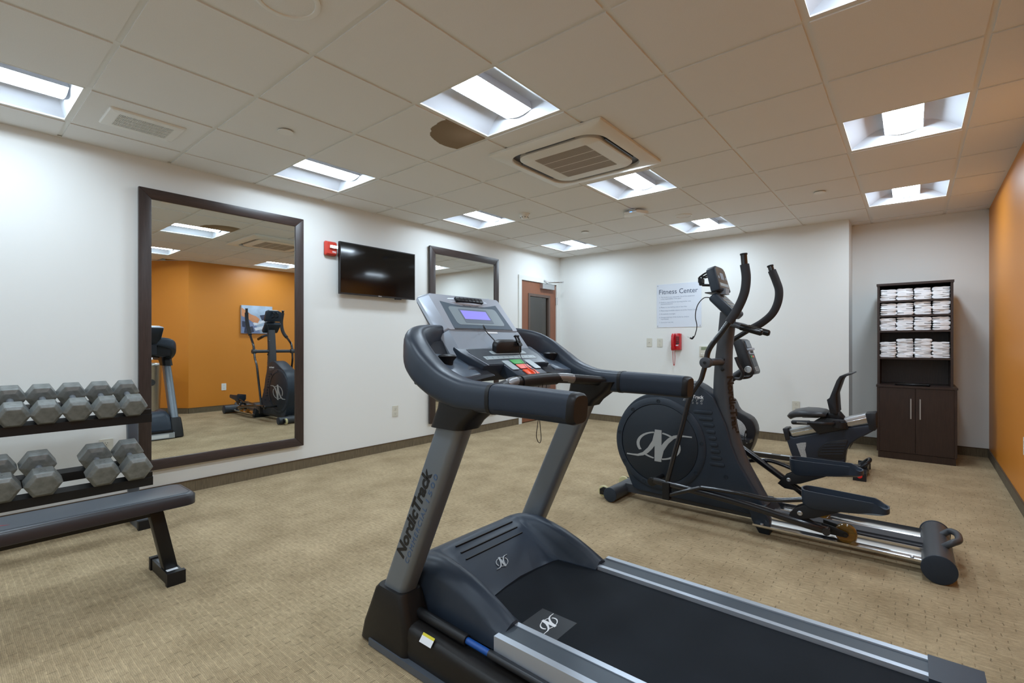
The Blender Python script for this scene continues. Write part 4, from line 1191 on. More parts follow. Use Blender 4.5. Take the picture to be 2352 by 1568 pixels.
# flywheel housing
top = spl2([(-1.575, .10), (-1.60, .14), (-1.655, .27), (-1.70, .424), (-1.702, .5), (-1.668, .62), (-1.60, .712), (-1.53, .765), (-1.45, .80), (-1.35, .845), (-1.25, .88), (-1.16, .89), (-1.09, .862), (-1.01, .80)], 3)
out = top + [(-.93, .62), (-.90, .5), (-.86, .40), (-.78, .265), (-.69, .12), (-.70, .085), (-.80, .075), (-1.2, .08), (-1.55, .085)]
b = B(); b.prism(out, 'y', EY - .085, EY + .085, .016, 3); b.build('flywheel_housing', 'ell', el, ang=30)
fc = (-1.383, .447)
for s in (-1, 1):
    ys = EY + s * .085; n_ = (0, s, 0)
    b = B(); b.lathe([(.328, -.002), (.328, .004), (.318, .012), (.285, .014), (.280, .014), (.279, .004)], (fc[0], ys, fc[1]), n_, n=72); b.build('cover_ring', 'ell', el)
    b = B(); b.lathe([(.276, .0), (.276, .009), (.27, .0125), (.0, .0135)], (fc[0], ys, fc[1]), n_, n=72); dk = b.build('flywheel_cover', 'ell_d', el)
    crest('emblem', (fc[0], ys + s * .0136, .433), (-s, 0, 0) if s > 0 else (1, 0, 0), (0, 0, 1), 1.0, 'tin', dk)
    for p in ((-1.382, .747), (-1.575, .672), (-1.68, .495), (-1.64, .29), (-1.49, .165), (-1.12, .285), (-1.083, .485), (-1.18, .68)):
        b = B(); b.lathe([(.014, .012), (.0135, .0158), (.009, .0158), (.008, .0138), (0, .0138)], (p[0], ys, p[1]), n_, n=18); b.build('cover_screw', 'ell_d', el)
    b = B(); b.lathe([(.014, .0), (.0135, .003), (.009, .003), (.008, .001), (0, .001)], (-.932, ys, .288), n_, n=18); b.build('cover_screw', 'ell_d', el)
    # ribbed field behind the disc: raised pads between the grooves
    for xa, xb, z in ((-1.14, -1.015, .697), (-1.105, -1.012, .654), (-1.078, -1.003, .614), (-1.056, -.997, .571), (-1.042, -.989, .530), (-1.032, -.979, .487), (-1.028, -.966, .446), (-1.028, -.955, .404), (-1.034, -.938, .362)):
        b = B(); b.prism(rrect(xa, xb, z - .011, z + .011, .0105, 5), 'y', ys - s * .002, ys + s * .006, .003); b.build('side_rib', 'ell', el)
    q = [(-1.23, .745), (-1.06, .742), (-1.025, .785), (-1.10, .855), (-1.16, .878)]
    yy = ys + s * .0008
    if s < 0:
        lettering('brand_lettering', 'NordicTrack', .03, (-1.232, ys - .0008, .785), (1, 0, 0), (0, 0, 1), 'white', el, bold=.0008, fit=.16, extrude=.0005)
        lettering('series_lettering', 'ELITE', .022, (-1.212, ys - .0008, .764), (1, 0, 0), (0, 0, 1), 'tin', el, spacing=1.5, shear=.3, fit=.14, extrude=.0005)
        lettering('number_lettering', '1300', .018, (-1.175, ys - .0008, .747), (1, 0, 0), (0, 0, 1), 'tin', el, spacing=2.2, fit=.095, extrude=.0005)
    else:
        lettering('brand_lettering', 'NordicTrack', .03, (-1.072, ys + .0008, .785), (-1, 0, 0), (0, 0, 1), 'white', el, bold=.0008, fit=.16, extrude=.0005)
# mast: broad foot along the housing, narrow round top
pts = spline([(-.745, EY, .12), (-.80, EY, .22), (-.875, EY, .36), (-.925, EY, .5), (-.958, EY, .66), (-.972, EY, .85), (-.968, EY, 1.05), (-.955, EY, 1.2), (-.94, EY, 1.36)], 5)
n_ = len(pts)
secs = []
for i in range(n_):
    t_ = i / (n_ - 1)
    wv = .125 if t_ < .4 else .125 - .02 * (t_ - .4) / .6
    hv = .13 if t_ < .5 else .13 - .035 * min(1, (t_ - .5) / .3)
    secs.append((wv, hv))
b = B(); b.sweep(pts, secs, n=24, pw=3.0, up=(1, 0, 0)); mast = b.build('mast', 'post', el)
mr_ = Vector((.1, 0, -.995)); mn_ = Vector((.75, -.66, 0)).normalized(); mu_ = mn_.cross(mr_)
lettering('mast_lettering', 'NordicTrack', .062, Vector((-.968, EY, .94)) + mn_ * .0595 - mu_ * .016, mr_, mu_, 'ink_dk', mast, fit=.40, bold=.002, extrude=.0008)
for z, x in ((1.05, -.968), (.985, -.972)):
    b = B(); b.lathe([(.012, 0), (.012, .005), (.007, .008), (0, .008)], (x + .012, EY - .0575, z), (0, -1, 0), n=14); b.build('mast_bolt', 'black', el)
# floor frame: centre beam, front and rear stabilisers
b = B(); b.box(-1.66, .05, EY - .045, EY + .045, .045, .105, .01); b.build('floor_beam', 'post', el)
b = B(); b.cyl((-1.69, EY - .225, .056), (-1.69, EY + .225, .056), .05, n=28); fs = b.build('front_stabilizer', 'post', el)
for s in (-1, 1):
    b = B(); b.cyl((-1.69, EY + s * .225, .056), (-1.69, EY + s * .235, .056), .052, n=28, bev=.004); b.build('end_cap', 'ell', fs)
    b = B(); b.cyl((-1.775, EY + s * .15, .05), (-1.775, EY + s * .175, .05), .043, n=28, bev=.006); wl = b.build('transport_wheel', 'cream', el)
    b = B(); b.prism([(-1.70, .08), (-1.77, .088), (-1.80, .07), (-1.80, .03), (-1.70, .03)], 'y', EY + s * .18, EY + s * .186, .001); b.build('wheel_bracket', 'black', el)
    b = B(); b.cyl((-1.775, EY + s * .18, .05), (-1.775, EY + s * .19, .05), .012, n=14); b.build('wheel_bolt', 'blackgloss', el)
b = B(); b.cyl((.10, EY - .29, .072), (.10, EY + .29, .072), .064, n=32); rs = b.build('rear_stabilizer', 'post', el)
for s in (-1, 1):
    b = B(); b.cyl((.10, EY + s * .29, .07), (.10, EY + s * .302, .07), .069, n=32, bev=.004); b.build('end_cap', 'ell', rs)
b = B(); b.tube(spline([(.12, EY - .1, .12), (.155, EY - .1, .15), (.18, EY - .06, .155), (.185, EY, .155), (.18, EY + .06, .155), (.155, EY + .1, .15), (.12, EY + .1, .12)], 6), .016, n=12); b.build('lift_handle', 'post', rs)
b = B(); b.prism([(-.78, .15), (-.70, .15), (-.66, .09), (-.66, .0), (-.72, .0), (-.76, .07)], 'y', EY - .16, EY + .16, .006); b.build('centre_foot', 'ell_d', el)
# polished roller tracks, each a shallow trough
for s in (-1, 1):
    yc = EY + s * .17
    prof = [(-.05, .058), (-.046, .034), (-.036, .03), (-.016, .03), (-.012, .036), (.012, .036), (.016, .03), (.036, .03), (.046, .034), (.05, .07), (.044, .07), (.041, .04), (.036, .036), (-.036, .036), (-.041, .04), (-.044, .058)]
    prof = [(p, z + .027) for p, z in [(-.056, .046), (-.053, .034), (-.042, .026), (.04, .028), (.05, .05), (.05, .075), (.045, .075), (.044, .054), (.037, .035), (-.037, .035), (-.047, .04), (-.05, .046)]]
    b = B(); b.prism([(yc + p * s * -1 * -1 if s > 0 else yc + p, z) for p, z in prof], 'x', -.74, .05); tk = b.build('roller_track', 'chrome', el, ang=25)
    for x in (-.70, .0):
        b = B(); b.lathe([(.009, 0), (.009, .004), (.004, .006), (0, .006)], (x, yc, .062), n=12); b.build('track_screw', 'satin', tk)
b = B(); b.box(-.70, .05, EY - .075, EY + .075, .04, .096, .024, 4); b.build('track_bed', 'post', el)
# swing handles, rods, pedal arms and pedals; the two sides stand at opposite phases
for s in (-1, 1):
    y_p = EY + s * .275
    if s < 0:
        up = [(-.995, y_p, 1.035), (-.985, y_p, 1.10), (-.955, y_p, 1.155), (-.905, y_p, 1.22), (-.86, y_p, 1.285)]
        gp = [(-.86, y_p, 1.285), (-.81, y_p, 1.365), (-.772, y_p - .005, 1.455), (-.76, y_p - .01, 1.545), (-.768, y_p - .015, 1.625)]
        tip = [(-.768, y_p - .015, 1.62), (-.772, y_p - .017, 1.685)]
        low = [(-.995, y_p, 1.035), (-1.01, y_p, .985), (-1.028, y_p, .925), (-1.055, y_p, .885), (-1.10, y_p, .80), (-1.145, y_p, .62), (-1.20, y_p, .42), (-1.245, y_p, .245)]
        arm = [(-1.335, y_p, .235), (-1.22, y_p, .228), (-.82, y_p, .20), (-.45, y_p, .15), (-.36, EY - .23, .125)]
        link = [(-1.26, y_p - .012, .15), (-1.235, y_p - .012, .16), (-1.05, y_p - .012, .238), (-1.0, y_p - .012, .25), (-.8, y_p - .01, .258), (-.66, y_p - .005, .25), (-.58, y_p, .258), (-.47, y_p, .285)]
        crank, rol, pd, tilt = (-1.35, .225), (-.28, .114), (-.478, .262), 0.0
    else:
        up = [(-1.06, y_p, 1.035), (-1.05, y_p, 1.09), (-1.02, y_p, 1.15), (-.97, y_p, 1.19), (-.87, y_p, 1.255)]
        gp = [(-.87, y_p, 1.255), (-.80, y_p, 1.295), (-.735, y_p, 1.355), (-.70, y_p, 1.43), (-.692, y_p, 1.51), (-.71, y_p, 1.58), (-.735, y_p, 1.65)]
        tip = [(-.735, y_p, 1.645), (-.745, y_p, 1.682)]
        low = [(-1.06, y_p, 1.035), (-1.065, y_p, .97), (-1.07, y_p, .92), (-1.06, y_p, .85), (-1.02, y_p, .7), (-.99, y_p, .5), (-.965, y_p, .40), (-.955, y_p, .33)]
        arm = [(-1.20, y_p, .60), (-.95, y_p, .432), (-.70, y_p, .272), (-.55, y_p, .17), (-.50, EY + .23, .135)]
        link = [(-.96, y_p + .012, .32), (-.90, y_p + .012, .328), (-.80, y_p + .012, .348), (-.74, y_p + .012, .352), (-.68, y_p + .01, .34), (-.62, y_p, .325)]
        crank, rol, pd, tilt = (-1.22, .62), (-.44, .114), (-.615, .322), .04
    b = B(); b.tube(spline(up, 5), .017, n=14); b.build('swing_arm', 'tube', el)
    b = B(); b.tube(spline(gp, 6), .0255, n=16); g_ = b.build('foam_grip', 'foam', el)
    b = B(); b.tube([Vector(p) for p in tip], .018, n=14); b.build('grip_tip', 'tube', g_)
    e_ = Vector(tip[1]); d_ = (Vector(tip[1]) - Vector(tip[0])).normalized()
    b = B(); b.cyl(e_ - d_ * .004, e_ + d_ * .006, .021, n=18, bev=.002); b.build('tip_cap', 'black', g_)
    b = B(); b.tube(spline(low, 5), .0155, n=14); b.build('lower_swing_arm', 'tube', el)
    px_, pz_ = up[0][0], up[0][2]
    b = B(); b.cyl((px_, y_p - .03, pz_), (px_, y_p + .03, pz_), .034, n=24, bev=.005); pv = b.build('pivot_hub', 'post', el)
    b = B(); yb = y_p + (-.031 if s < 0 else .031); b.cyl((px_, yb, pz_), (px_, yb + s * .004, pz_), .009, n=14); b.build('pivot_bolt', 'black', pv)
    b = B(); b.cyl((px_, y_p - s * .03, pz_), (-.968, EY + s * .04, 1.035), .024, n=20); b.build('pivot_axle', 'post', el)
    b = B(); b.sweep(spline(arm, 5), (.038, .042), n=16, pw=3); b.build('pedal_arm', 'tube', el)
    b = B(); b.cyl((crank[0], y_p - .012, crank[1]), (crank[0], y_p + .016, crank[1]), .03, n=22, bev=.004); b.build('crank_hub', 'blackgloss', el)
    b = B(); b.cyl((crank[0], EY + s * .09, crank[1]), (crank[0], y_p, crank[1]), .015, n=14); b.build('crank_pin', 'tube', el)
    b = B(); b.cyl((fc[0], EY + s * .098, fc[1]), (fc[0], EY + s * .14, fc[1]), .004, n=14); b.build('cover_rivet', 'satin', el) if s > 0 else b.bm.free()
    b = B(); b.tube(spline(link, 5), .0135, n=14); b.build('link_rod', 'tube', el)
    l0 = Vector(low[-1])
    b = B(); b.box(l0.x - .022, l0.x + .022, y_p - .03, y_p + .014, l0.z - .115, l0.z - .005, .004); b.build('link_bracket', 'black', el)
    # roller fork and urethane roller
    yr = EY + s * .172
    b = B(); b.prism([(arm[-1][0] - .03, arm[-1][2] + .03), (arm[-1][0] + .03, arm[-1][2] + .02), (rol[0] + .008, rol[1] + .014), (rol[0] + .016, rol[1]), (rol[0] + .006, rol[1] - .015), (arm[-1][0] - .03, arm[-1][2] - .025)], 'y', yr - .034, yr - .03, .001)
    b.build('roller_fork', 'black', el)
    b = B(); b.prism([(arm[-1][0] - .03, arm[-1][2] + .03), (arm[-1][0] + .03, arm[-1][2] + .02), (rol[0] + .008, rol[1] + .014), (rol[0] + .016, rol[1]), (rol[0] + .006, rol[1] - .015), (arm[-1][0] - .03, arm[-1][2] - .025)], 'y', yr + .03, yr + .034, .001)
    b.build('roller_fork', 'black', el)
    b = B(); b.cyl((arm[-1][0], yr - .034, arm[-1][2]), (arm[-1][0], arm[-2][1], arm[-1][2] + .005), .02, n=14); b.build('fork_stub', 'tube', el)
    rr = rol[1] - .0625
    b = B(); b.lathe([(.012, -.022), (rr * .9, -.022), (rr, -.012), (rr, .012), (rr * .9, .022), (.012, .022)], (rol[0], yr, rol[1]), (0, 1, 0), n=32); b.build('roller', 'amber', el)
    b = B(); b.cyl((rol[0], yr - .04, rol[1]), (rol[0], yr + .04, rol[1]), .009, n=14); b.build('roller_axle', 'blackgloss', el)
    # pedal: long open-backed tray with a raised toe wall
    yc = EY + s * .235
    L_, Wd = .385, .14
    outl = spl2([(0, -.03), (.015, -.058), (.06, -.068), (.16, -.066), (.30, -.060), (.365, -.056), (.385, -.035), (.39, 0), (.385, .035), (.365, .056), (.30, .060), (.16, .066), (.06, .068), (.015, .058), (0, .03), (-.004, 0)], 3, True)
    def PZ(u, v, h): return Vector((pd[0] + u * math.cos(tilt) + h * math.sin(tilt) * -1, yc + v, pd[1] + u * math.sin(tilt) * -1 * -1 + h))
    def wall(u): return .082 - .010 * max(0, min(1, u / .33)) - .024 * max(0, min(1, (u - .335) / .035))
    def inset(p, d):
        cx_ = .19; return (cx_ + (p[0] - cx_) * (1 - d / .19), p[1] * (1 - d / .066))
    def floor_h(u): return .012 + .028 * max(0, 1 - abs(u - .2) / .6)
    lo = [PZ(*inset(p, .018), -.018 + .028 * max(0, (p[0] - .06) / .32)) for p in outl]
    mid = [PZ(p[0], p[1], .010 + .012 * max(0, p[0] / .38)) for p in outl]
    tp = [PZ(p[0], p[1], wall(p[0])) for p in outl]
    ti = [PZ(*inset(p, .007), wall(p[0])) for p in outl]
    fl_ = [PZ(*inset(p, .011), .036) for p in outl]
    b = B(); b.loft([lo, mid, tp, ti, fl_]); b.build('pedal', 'navy', el, ang=45)
    b = B(); b.prism([(pd[0] - .07, pd[1] - .09), (pd[0] - .03, pd[1] - .035), (pd[0] + .03, pd[1] + .0), (pd[0] + .20, pd[1] + .0), (pd[0] + .06, pd[1] - .07), (pd[0], pd[1] - .085), (pd[0] + .07, pd[1] - .12), (pd[0] - .03, pd[1] - .115)], 'y', yc - .045, yc - .037, .001); pbk = b.build('pedal_bracket', 'black', el)
    b = B(); b.prism([(pd[0] - .07, pd[1] - .09), (pd[0] - .03, pd[1] - .035), (pd[0] + .03, pd[1] + .0), (pd[0] + .20, pd[1] + .0), (pd[0] + .06, pd[1] - .07), (pd[0], pd[1] - .085), (pd[0] + .07, pd[1] - .12), (pd[0] - .03, pd[1] - .115)], 'y', yc + .03, yc + .038, .001); b.build('pedal_bracket', 'black', el)
    b = B(); b.lathe([(.013, 0), (.013, .004), (.008, .006), (.007, .002), (0, .002)], (pd[0] - .005, yc - .045, pd[1] - .055), (0, -1, 0), n=18); b.build('bracket_bolt', 'satin', pbk)
    b = B(); b.cyl((pd[0] - .005, yc - .04, pd[1] - .055), (pd[0] - .005, yc + .035, pd[1] - .055), .012, n=14); b.build('bracket_pin', 'black', el)
# pulse handles
for s in (-1, 1):
    b = B(); b.tube(spline([(-.95, EY + s * .02, 1.29), (-.88, EY + s * .07, 1.275), (-.835, EY + s * .085, 1.258), (-.80, EY + s * .09, 1.247)], 5), .018, n=16); b.build('pulse_arm', 'post', el)
    b = B(); b.tube([Vector((-.84, EY + s * .085, 1.26)), Vector((-.72, EY + s * .098, 1.222)), Vector((-.712, EY + s * .098, 1.22))], [.0205, .0205, .014], n=18); b.build('pulse_grip', 'blackgloss', el)
# lower console (keys) and upper console (display)
def hexpanel(pts3, nrm, th0, th1, grow):
    pass
def panel(name, m, A, D, hw0, hw1, th, par, cham=.0, bev=.012):
    """slab from A (top) to D (bottom) in the xz plane, half widths hw0/hw1, thickness th behind the face"""
    A, D = Vector(A), Vector(D); d = (D - A); n = Vector((-d.z, 0, d.x)).normalized()
    if n.x < 0: n = -n
    y = Vector((0, 1, 0))
    if cham: out_ = [A - y * (hw0 - cham), A + d * .12 - y * (hw0 + .01), D - y * hw1, D + y * hw1, A + d * .12 + y * (hw0 + .01), A + y * (hw0 - cham)]
    else: out_ = [A - y * hw0, D - y * hw1, D + y * hw1, A + y * hw0]
    b = B(); b.loft([[p - n * th for p in out_], out_], bev=bev, seg=3)
    return b.build(name, m, par), d, n
up_c, d1, n1 = panel('display_head', 'ell', (-1.0, EY, 1.672), (-.955, EY, 1.503), .10, .125, .06, el, .035, .01)
A1 = Vector((-1.0, EY, 1.672))
def UP(u, v, h): return A1 + d1 * u + Vector((0, v, 0)) + n1 * h
def ubox(nm, m, u0, u1, v0, v1, h0, h1, par, cham=0):
    q = [(u0, v0 + cham), (u0 + .1, v0), (u1, v0 - .008 if cham else v0), (u1, v1 + .008 if cham else v1), (u0 + .1, v1), (u0, v1 - cham)] if cham else [(u0, v0), (u1, v0), (u1, v1), (u0, v1)]
    b = B(); b.loft([[UP(a, c, h0) for a, c in q], [UP(a, c, h1) for a, c in q]]); return b.build(nm, m, par, smooth=False)
win = ubox('display_window', 'smoke', .06, .9, -.1, .1, -.002, .001, up_c, .025)
ubox('lcd', 'bezel', .28, .55, -.035, .035, .001, .0016, up_c); ubox('key_row', 'key', .70, .82, -.09, .09, .001, .002, up_c)
for c in (-.075, .075): ubox('side_key', 'bezel', .42, .52, c - .014, c + .014, .001, .0018, up_c)
lo_c, d2, n2 = panel('key_console', 'ell', (-.995, EY, 1.492), (-.862, EY, 1.352), .12, .115, .062, el, 0, .02)
A2 = Vector((-.995, EY, 1.492))
def LP(u, v, h): return A2 + d2 * u + Vector((0, v, 0)) + n2 * h
def lbox(nm, m, u0, u1, v0, v1, h0, h1, par):
    q = [(u0, v0), (u1, v0), (u1, v1), (u0, v1)]
    b = B(); b.loft([[LP(a, c, h0) for a, c in q], [LP(a, c, h1) for a, c in q]]); return b.build(nm, m, par, smooth=False)
lbox('key_window', 'smoke', .12, .9, -.092, .092, -.002, .001, lo_c)
for u in (.25, .42, .6, .76): lbox('key_row', 'bezel', u, u + .08, -.08, .08, .001, .002, lo_c)
b = B(); b.box(-.985, -.945, EY - .04, EY + .04, 1.48, 1.52, .006); b.build('console_hinge', 'console_d', el)
b = B(); b.box(-1.055, -.98, EY - .115, EY + .02, 1.487, 1.493, .001); b.build('reading_shelf', 'black', el)
# accessory bracket behind the display
b = B()
for s in (-1, 1):
    y = EY + s * .03
    b.tube(spline([(-1.05, y, 1.638), (-1.085, y, 1.628), (-1.12, y, 1.605)], 4), .006, n=8); b.tube([(-1.055, y, 1.615), (-1.105, y, 1.607)], .005, n=8)
    b.tube([(-1.12, y, 1.605), (-1.112, y, 1.558)], .009, n=8); b.tube([(-1.118, y, 1.556), (-1.04, y, 1.548)], .006, n=8)
b.box(-1.126, -1.106, EY - .035, EY + .035, 1.57, 1.6, .004)
b.build('accessory_bracket', 'black', el)
b = B(); b.tube(spline([(-1.02, EY - .11, 1.455), (-1.06, EY - .12, 1.455), (-1.10, EY - .12, 1.41), (-1.115, EY - .12, 1.34), (-1.105, EY - .12, 1.27), (-1.118, EY - .12, 1.21), (-1.13, EY - .12, 1.195)], 6), .003, n=8); cbl = b.build('audio_cord', 'black', el)
b = B(); b.cyl((-1.125, EY - .12, 1.202), (-1.137, EY - .12, 1.186), .006, n=10); b.cyl((-1.135, EY - .12, 1.186), (-1.15, EY - .12, 1.192), .0055, n=10); b.build('cord_plug', 'black', cbl)
b = B(); b.cyl((-1.15, EY - .12, 1.192), (-1.168, EY - .12, 1.2), .002, n=8); b.build('plug_pin', 'satin', cbl)

# ------------------------------------------------------------------ recumbent exercise bike beyond the elliptical
KB = 5.26
bk = thing('recumbent_bike', 'dark recumbent exercise bike with padded seat behind the elliptical trainer', 'exercise bike', (-.8, KB, 0))
h_ = .075
# seat base body
body = [(-.94, .305), (-.918, .241), (-.885, .13), (-.855, .045), (-.50, .045), (-.462, .08), (-.458, .14), (-.448, .21), (-.417, .271), (-.365, .32), (-.30, .365), (-.245, .41), (-.255, .46), (-.43, .41), (-.67, .333), (-.86, .268)]
b = B(); b.prism(body, 'y', KB - h_, KB + h_, .012, 3); b.build('seat_base', 'bike', bk)
for s in (-1, 1):
    ys = KB + s * h_
    b = B(); b.prism(spl2([(-.836, .215), (-.757, .238), (-.765, .17), (-.752, .1), (-.795, .094)], 2), 'y', ys - s * .002, ys + s * .003, 0); b.build('side_mesh', 'mesh', bk)
    b = B(); b.prism(spl2([(-.665, .12), (-.662, .19), (-.61, .25), (-.54, .282), (-.44, .305), (-.452, .23), (-.47, .13), (-.56, .115)], 3, True), 'y', ys - s * .002, ys + s * .005, .003); vp = b.build('vent_panel', 'bike_b', bk)
    for k in range(5):
        z = .145 + .026 * k; xa = -.655 + .013 * k
        b = B(); d_ = ys + s * .006
        b.tube([(xa, d_, z), (-.475 + .006 * k, d_, z + .028)], .0035, n=6); b.build('vent_fin', 'bike', vp)
b = B(); b.prism([(-.952, .345), (-.905, .355), (-.90, .335), (-.885, .25), (-.925, .23)], 'y', KB - .08, KB + .08, .008); b.build('rail_front_cap', 'bike_b', bk)
b = B(); b.prism([(-.315, .548), (-.235, .562), (-.232, .42), (-.25, .40), (-.29, .41), (-.295, .46)], 'y', KB - .08, KB + .08, .01); b.build('rail_rear_cap', 'bike_b', bk)
b = B(); b.prism([(-.905, .335), (-.30, .548), (-.285, .468), (-.87, .275)], 'y', KB - .06, KB + .06, .006); rl = b.build('seat_rail', 'alu', bk)
b = B(); b.prism([(-.88, .31), (-.30, .512), (-.297, .50), (-.876, .298)], 'y', KB - .064, KB + .064, .002); b.build('rail_groove', 'chrome', rl)
b = B(); b.prism([(-.735, .405), (-.63, .49), (-.46, .48), (-.428, .40), (-.45, .395), (-.66, .325)], 'y', KB - .09, KB + .09, .012); b.build('seat_carriage', 'bike_b', bk)
# seat pad
b = B()
L = [(-.90, .455, .16, .05), (-.88, .475, .24, .06), (-.84, .497, .33, .07), (-.76, .513, .38, .075), (-.68, .517, .39, .07), (-.62, .515, .36, .06), (-.592, .51, .32, .035)]
b.sweep([(x, KB, z) for x, z, w_, t_ in L], [(w_, t_) for x, z, w_, t_ in L], n=28, pw=3); b.build('seat_pad', 'seat', bk)
# backrest: leaning panel, forward lip at the top
b = B()
q = [(-.585, .655), (-.565, .672), (-.512, .83), (-.49, .868), (-.455, .885), (-.395, .9), (-.39, .893), (-.43, .874), (-.462, .86), (-.48, .83), (-.518, .70), (-.51, .56), (-.507, .535), (-.56, .533)]
b.prism(q, 'y', KB - .17, KB + .17, .006); b.build('backrest', 'bike_b', bk)
b = B(); b.prism([(-.585, .53), (-.505, .54), (-.46, .48), (-.62, .46)], 'y', KB - .07, KB + .07, .01); b.build('backrest_bracket', 'bike_b', bk)
for s in (-1, 1):
    y = KB + s * .26
    b = B(); b.tube(spline([(-.50, KB + s * .09, .45), (-.54, KB + s * .2, .45), (-.60, y, .452), (-.70, y, .45)], 5), .016, n=12); b.build('side_handle', 'bike_b', bk)
    b = B(); b.tube([(-.70, y, .45), (-.835, y, .44), (-.845, y, .438)], [.02, .02, .012], n=14); sg = b.build('side_grip', 'bike_b', bk)
    b = B(); b.box(-.80, -.72, y - .0205, y + .0205, .44, .452, .004); b.build('pulse_plate', 'satin', sg)
b = B(); b.lathe([(.05, 0), (.055, .05), (.052, .05), (.045, .008), (0, .008)], (-.49, KB - .15, .415), n=24); b.build('cup_holder', 'bike_b', bk)
# front flywheel body
fp = spl2([(-1.60, .09), (-1.64, .25), (-1.62, .42), (-1.56, .56), (-1.50, .64), (-1.44, .60), (-1.40, .575), (-1.35, .475), (-1.23, .41), (-1.185, .30), (-1.205, .18), (-1.235, .10), (-1.27, .06), (-1.42, .055), (-1.55, .06)], 3, True)
b = B(); b.prism(fp, 'y', KB - .085, KB + .085, .022, 3); b.build('flywheel_body', 'bike_b', bk)
fc2 = (-1.40, .272)
for s in (-1, 1):
    ys = KB + s * .085
    b = B(); b.lathe([(.135, -.004), (.135, .003), (.12, .007), (0, .009)], (fc2[0], ys, fc2[1]), (0, s, 0), n=48); b.build('flywheel_disc', 'mesh', bk)
    b = B(); b.lathe([(.05, .005), (.048, .014), (.03, .018), (0, .018)], (fc2[0], ys, fc2[1]), (0, s, 0), n=28); b.build('hub_cover', 'bike_b', bk)
    b = B(); b.lathe([(.016, .014), (.016, .024), (.01, .03), (0, .03)], (fc2[0], ys, fc2[1]), (0, s, 0), n=18); b.build('hub_cap', 'red_dot', bk)
    pe = Vector((fc2[0] - s * .15, KB + s * .15, fc2[1] + s * .06))
    b = B(); b.tube([(fc2[0], KB + s * .115, fc2[1]), (pe.x, KB + s * .118, pe.z)], .013, n=10); b.build('crank_arm', 'steel_dk', bk)
    b = B(); b.box(pe.x - .05, pe.x + .05, min(pe.y - s * .02, pe.y + s * .09), max(pe.y - s * .02, pe.y + s * .09), pe.z - .014, pe.z + .014, .008); pp = b.build('pedal', 'bike_b', bk)
    b = B(); b.sweep(spline([(pe.x, pe.y - s * .02, pe.z), (pe.x, pe.y, pe.z + .07), (pe.x, pe.y + s * .05, pe.z + .075), (pe.x, pe.y + s * .09, pe.z)], 5), (.03, .004), n=8, up=(1, 0, 0)); b.build('pedal_strap', 'black', pp)
b = B(); b.lathe([(.012, 0), (.012, .006), (0, .007)], (-1.262, KB - .085, .178), (0, -1, 0), n=14); b.build('body_bolt', 'white', bk)
# mast, handlebar, console
b = B(); b.tube(spline([(-1.53, KB, .58), (-1.50, KB, .70), (-1.43, KB, .79), (-1.33, KB, .87)], 5), .035, n=18); b.build('console_mast', 'bike_b', bk)
cpts = [(-1.385, 1.17), (-1.355, 1.205), (-1.30, 1.195), (-1.275, 1.15), (-1.185, .875), (-1.192, .85), (-1.285, .83), (-1.325, .96)]
b = B(); b.prism(cpts, 'y', KB - .13, KB + .13, .014, 3); cs = b.build('console', 'bike_b', bk)
cd_ = Vector((.105, 0, -.325)); ca = Vector((-1.298, KB, 1.2)); cnn = Vector((.325, 0, .105)).normalized()
def CF(u, v, h): return ca + cd_ * u + Vector((0, v, 0)) + cnn * h
def cbx(nm, m, u0, u1, v0, v1, h0, h1):
    q = [(u0, v0), (u1, v0), (u1, v1), (u0, v1)]
    b = B(); b.loft([[CF(a, c, h0) for a, c in q], [CF(a, c, h1) for a, c in q]], bev=.001, seg=1); b.build(nm, m, cs)
cbx('console_display', 'bezel', .06, .27, -.08, .08, .006, .013); cbx('console_dock', 'console', .3, .36, -.1, .1, .0, .03); cbx('console_dock', 'console', .36, .48, -.085, .085, .004, .016)
cbx('display_slot', 'dark_slot', .38, .45, -.05, .05, .016, .018)
cbx('start_key', 'green', .52, .58, -.06, -.005, .006, .011); cbx('stop_key', 'kred', .52, .58, .005, .06, .006, .011)
cbx('key_field', 'keypad', .6, .84, -.075, .075, .006, .01); cbx('fan_grille', 'satin', .86, .99, -.06, .06, .004, .012)
for k in range(5):
    u = .875 + .022 * k
    b = B(); q = [CF(u, -.05, .012), CF(u + .01, -.05, .012), CF(u + .01, .05, .012), CF(u, .05, .012)]
    b.loft([q, [p + cnn * .001 for p in q]]); b.build('fan_slot', 'dark_slot', cs, smooth=False)
b = B(); b.lathe([(.034, 0), (.034, .008), (.028, .01), (.027, .004), (0, .004)], (-1.238, KB - .13, .90), (0, -1, 0), n=28); b.build('speaker_ring', 'satin', cs)
for s in (-1, 1):
    b = B(); b.tube(spline([(-1.38, KB + s * .04, .80), (-1.30, KB + s * .16, .81), (-1.275, KB + s * .19, .87), (-1.31, KB + s * .2, .95), (-1.335, KB + s * .2, 1.02)], 5), .016, n=12); b.build('handlebar', 'bike_b', bk)
# floor frame
b = B(); b.box(-1.62, -.30, KB - .035, KB + .035, .035, .075, .012); fr = b.build('floor_frame', 'tube', bk)
for x0_, x1_ in ((-1.22, -1.06), (-.98, -.90)):
    b = B(); b.box(x0_, x1_, KB - .022, KB + .022, .0752, .0758); b.build('frame_label', 'white', fr, smooth=False)
for x in (-1.66, -.34):
    b = B(); b.box(x - .04, x + .04, KB - .27, KB + .27, .004, .06, .012); sb = b.build('stabilizer', 'bike_b', bk)
    for s in (-1, 1):
        b = B(); ya = KB + s * .27; b.box(x - .046, x + .046, min(ya - s * .03, ya + s * .008), max(ya - s * .03, ya + s * .008), 0, .066, .01); ec = b.build('end_cap', 'bike_b', sb)
        b = B(); b.lathe([(.02, 0), (.018, .003), (0, .004)], (x, ya + s * .008, .042), (0, s, 0), n=18); b.build('reflector', 'red_dot', ec)
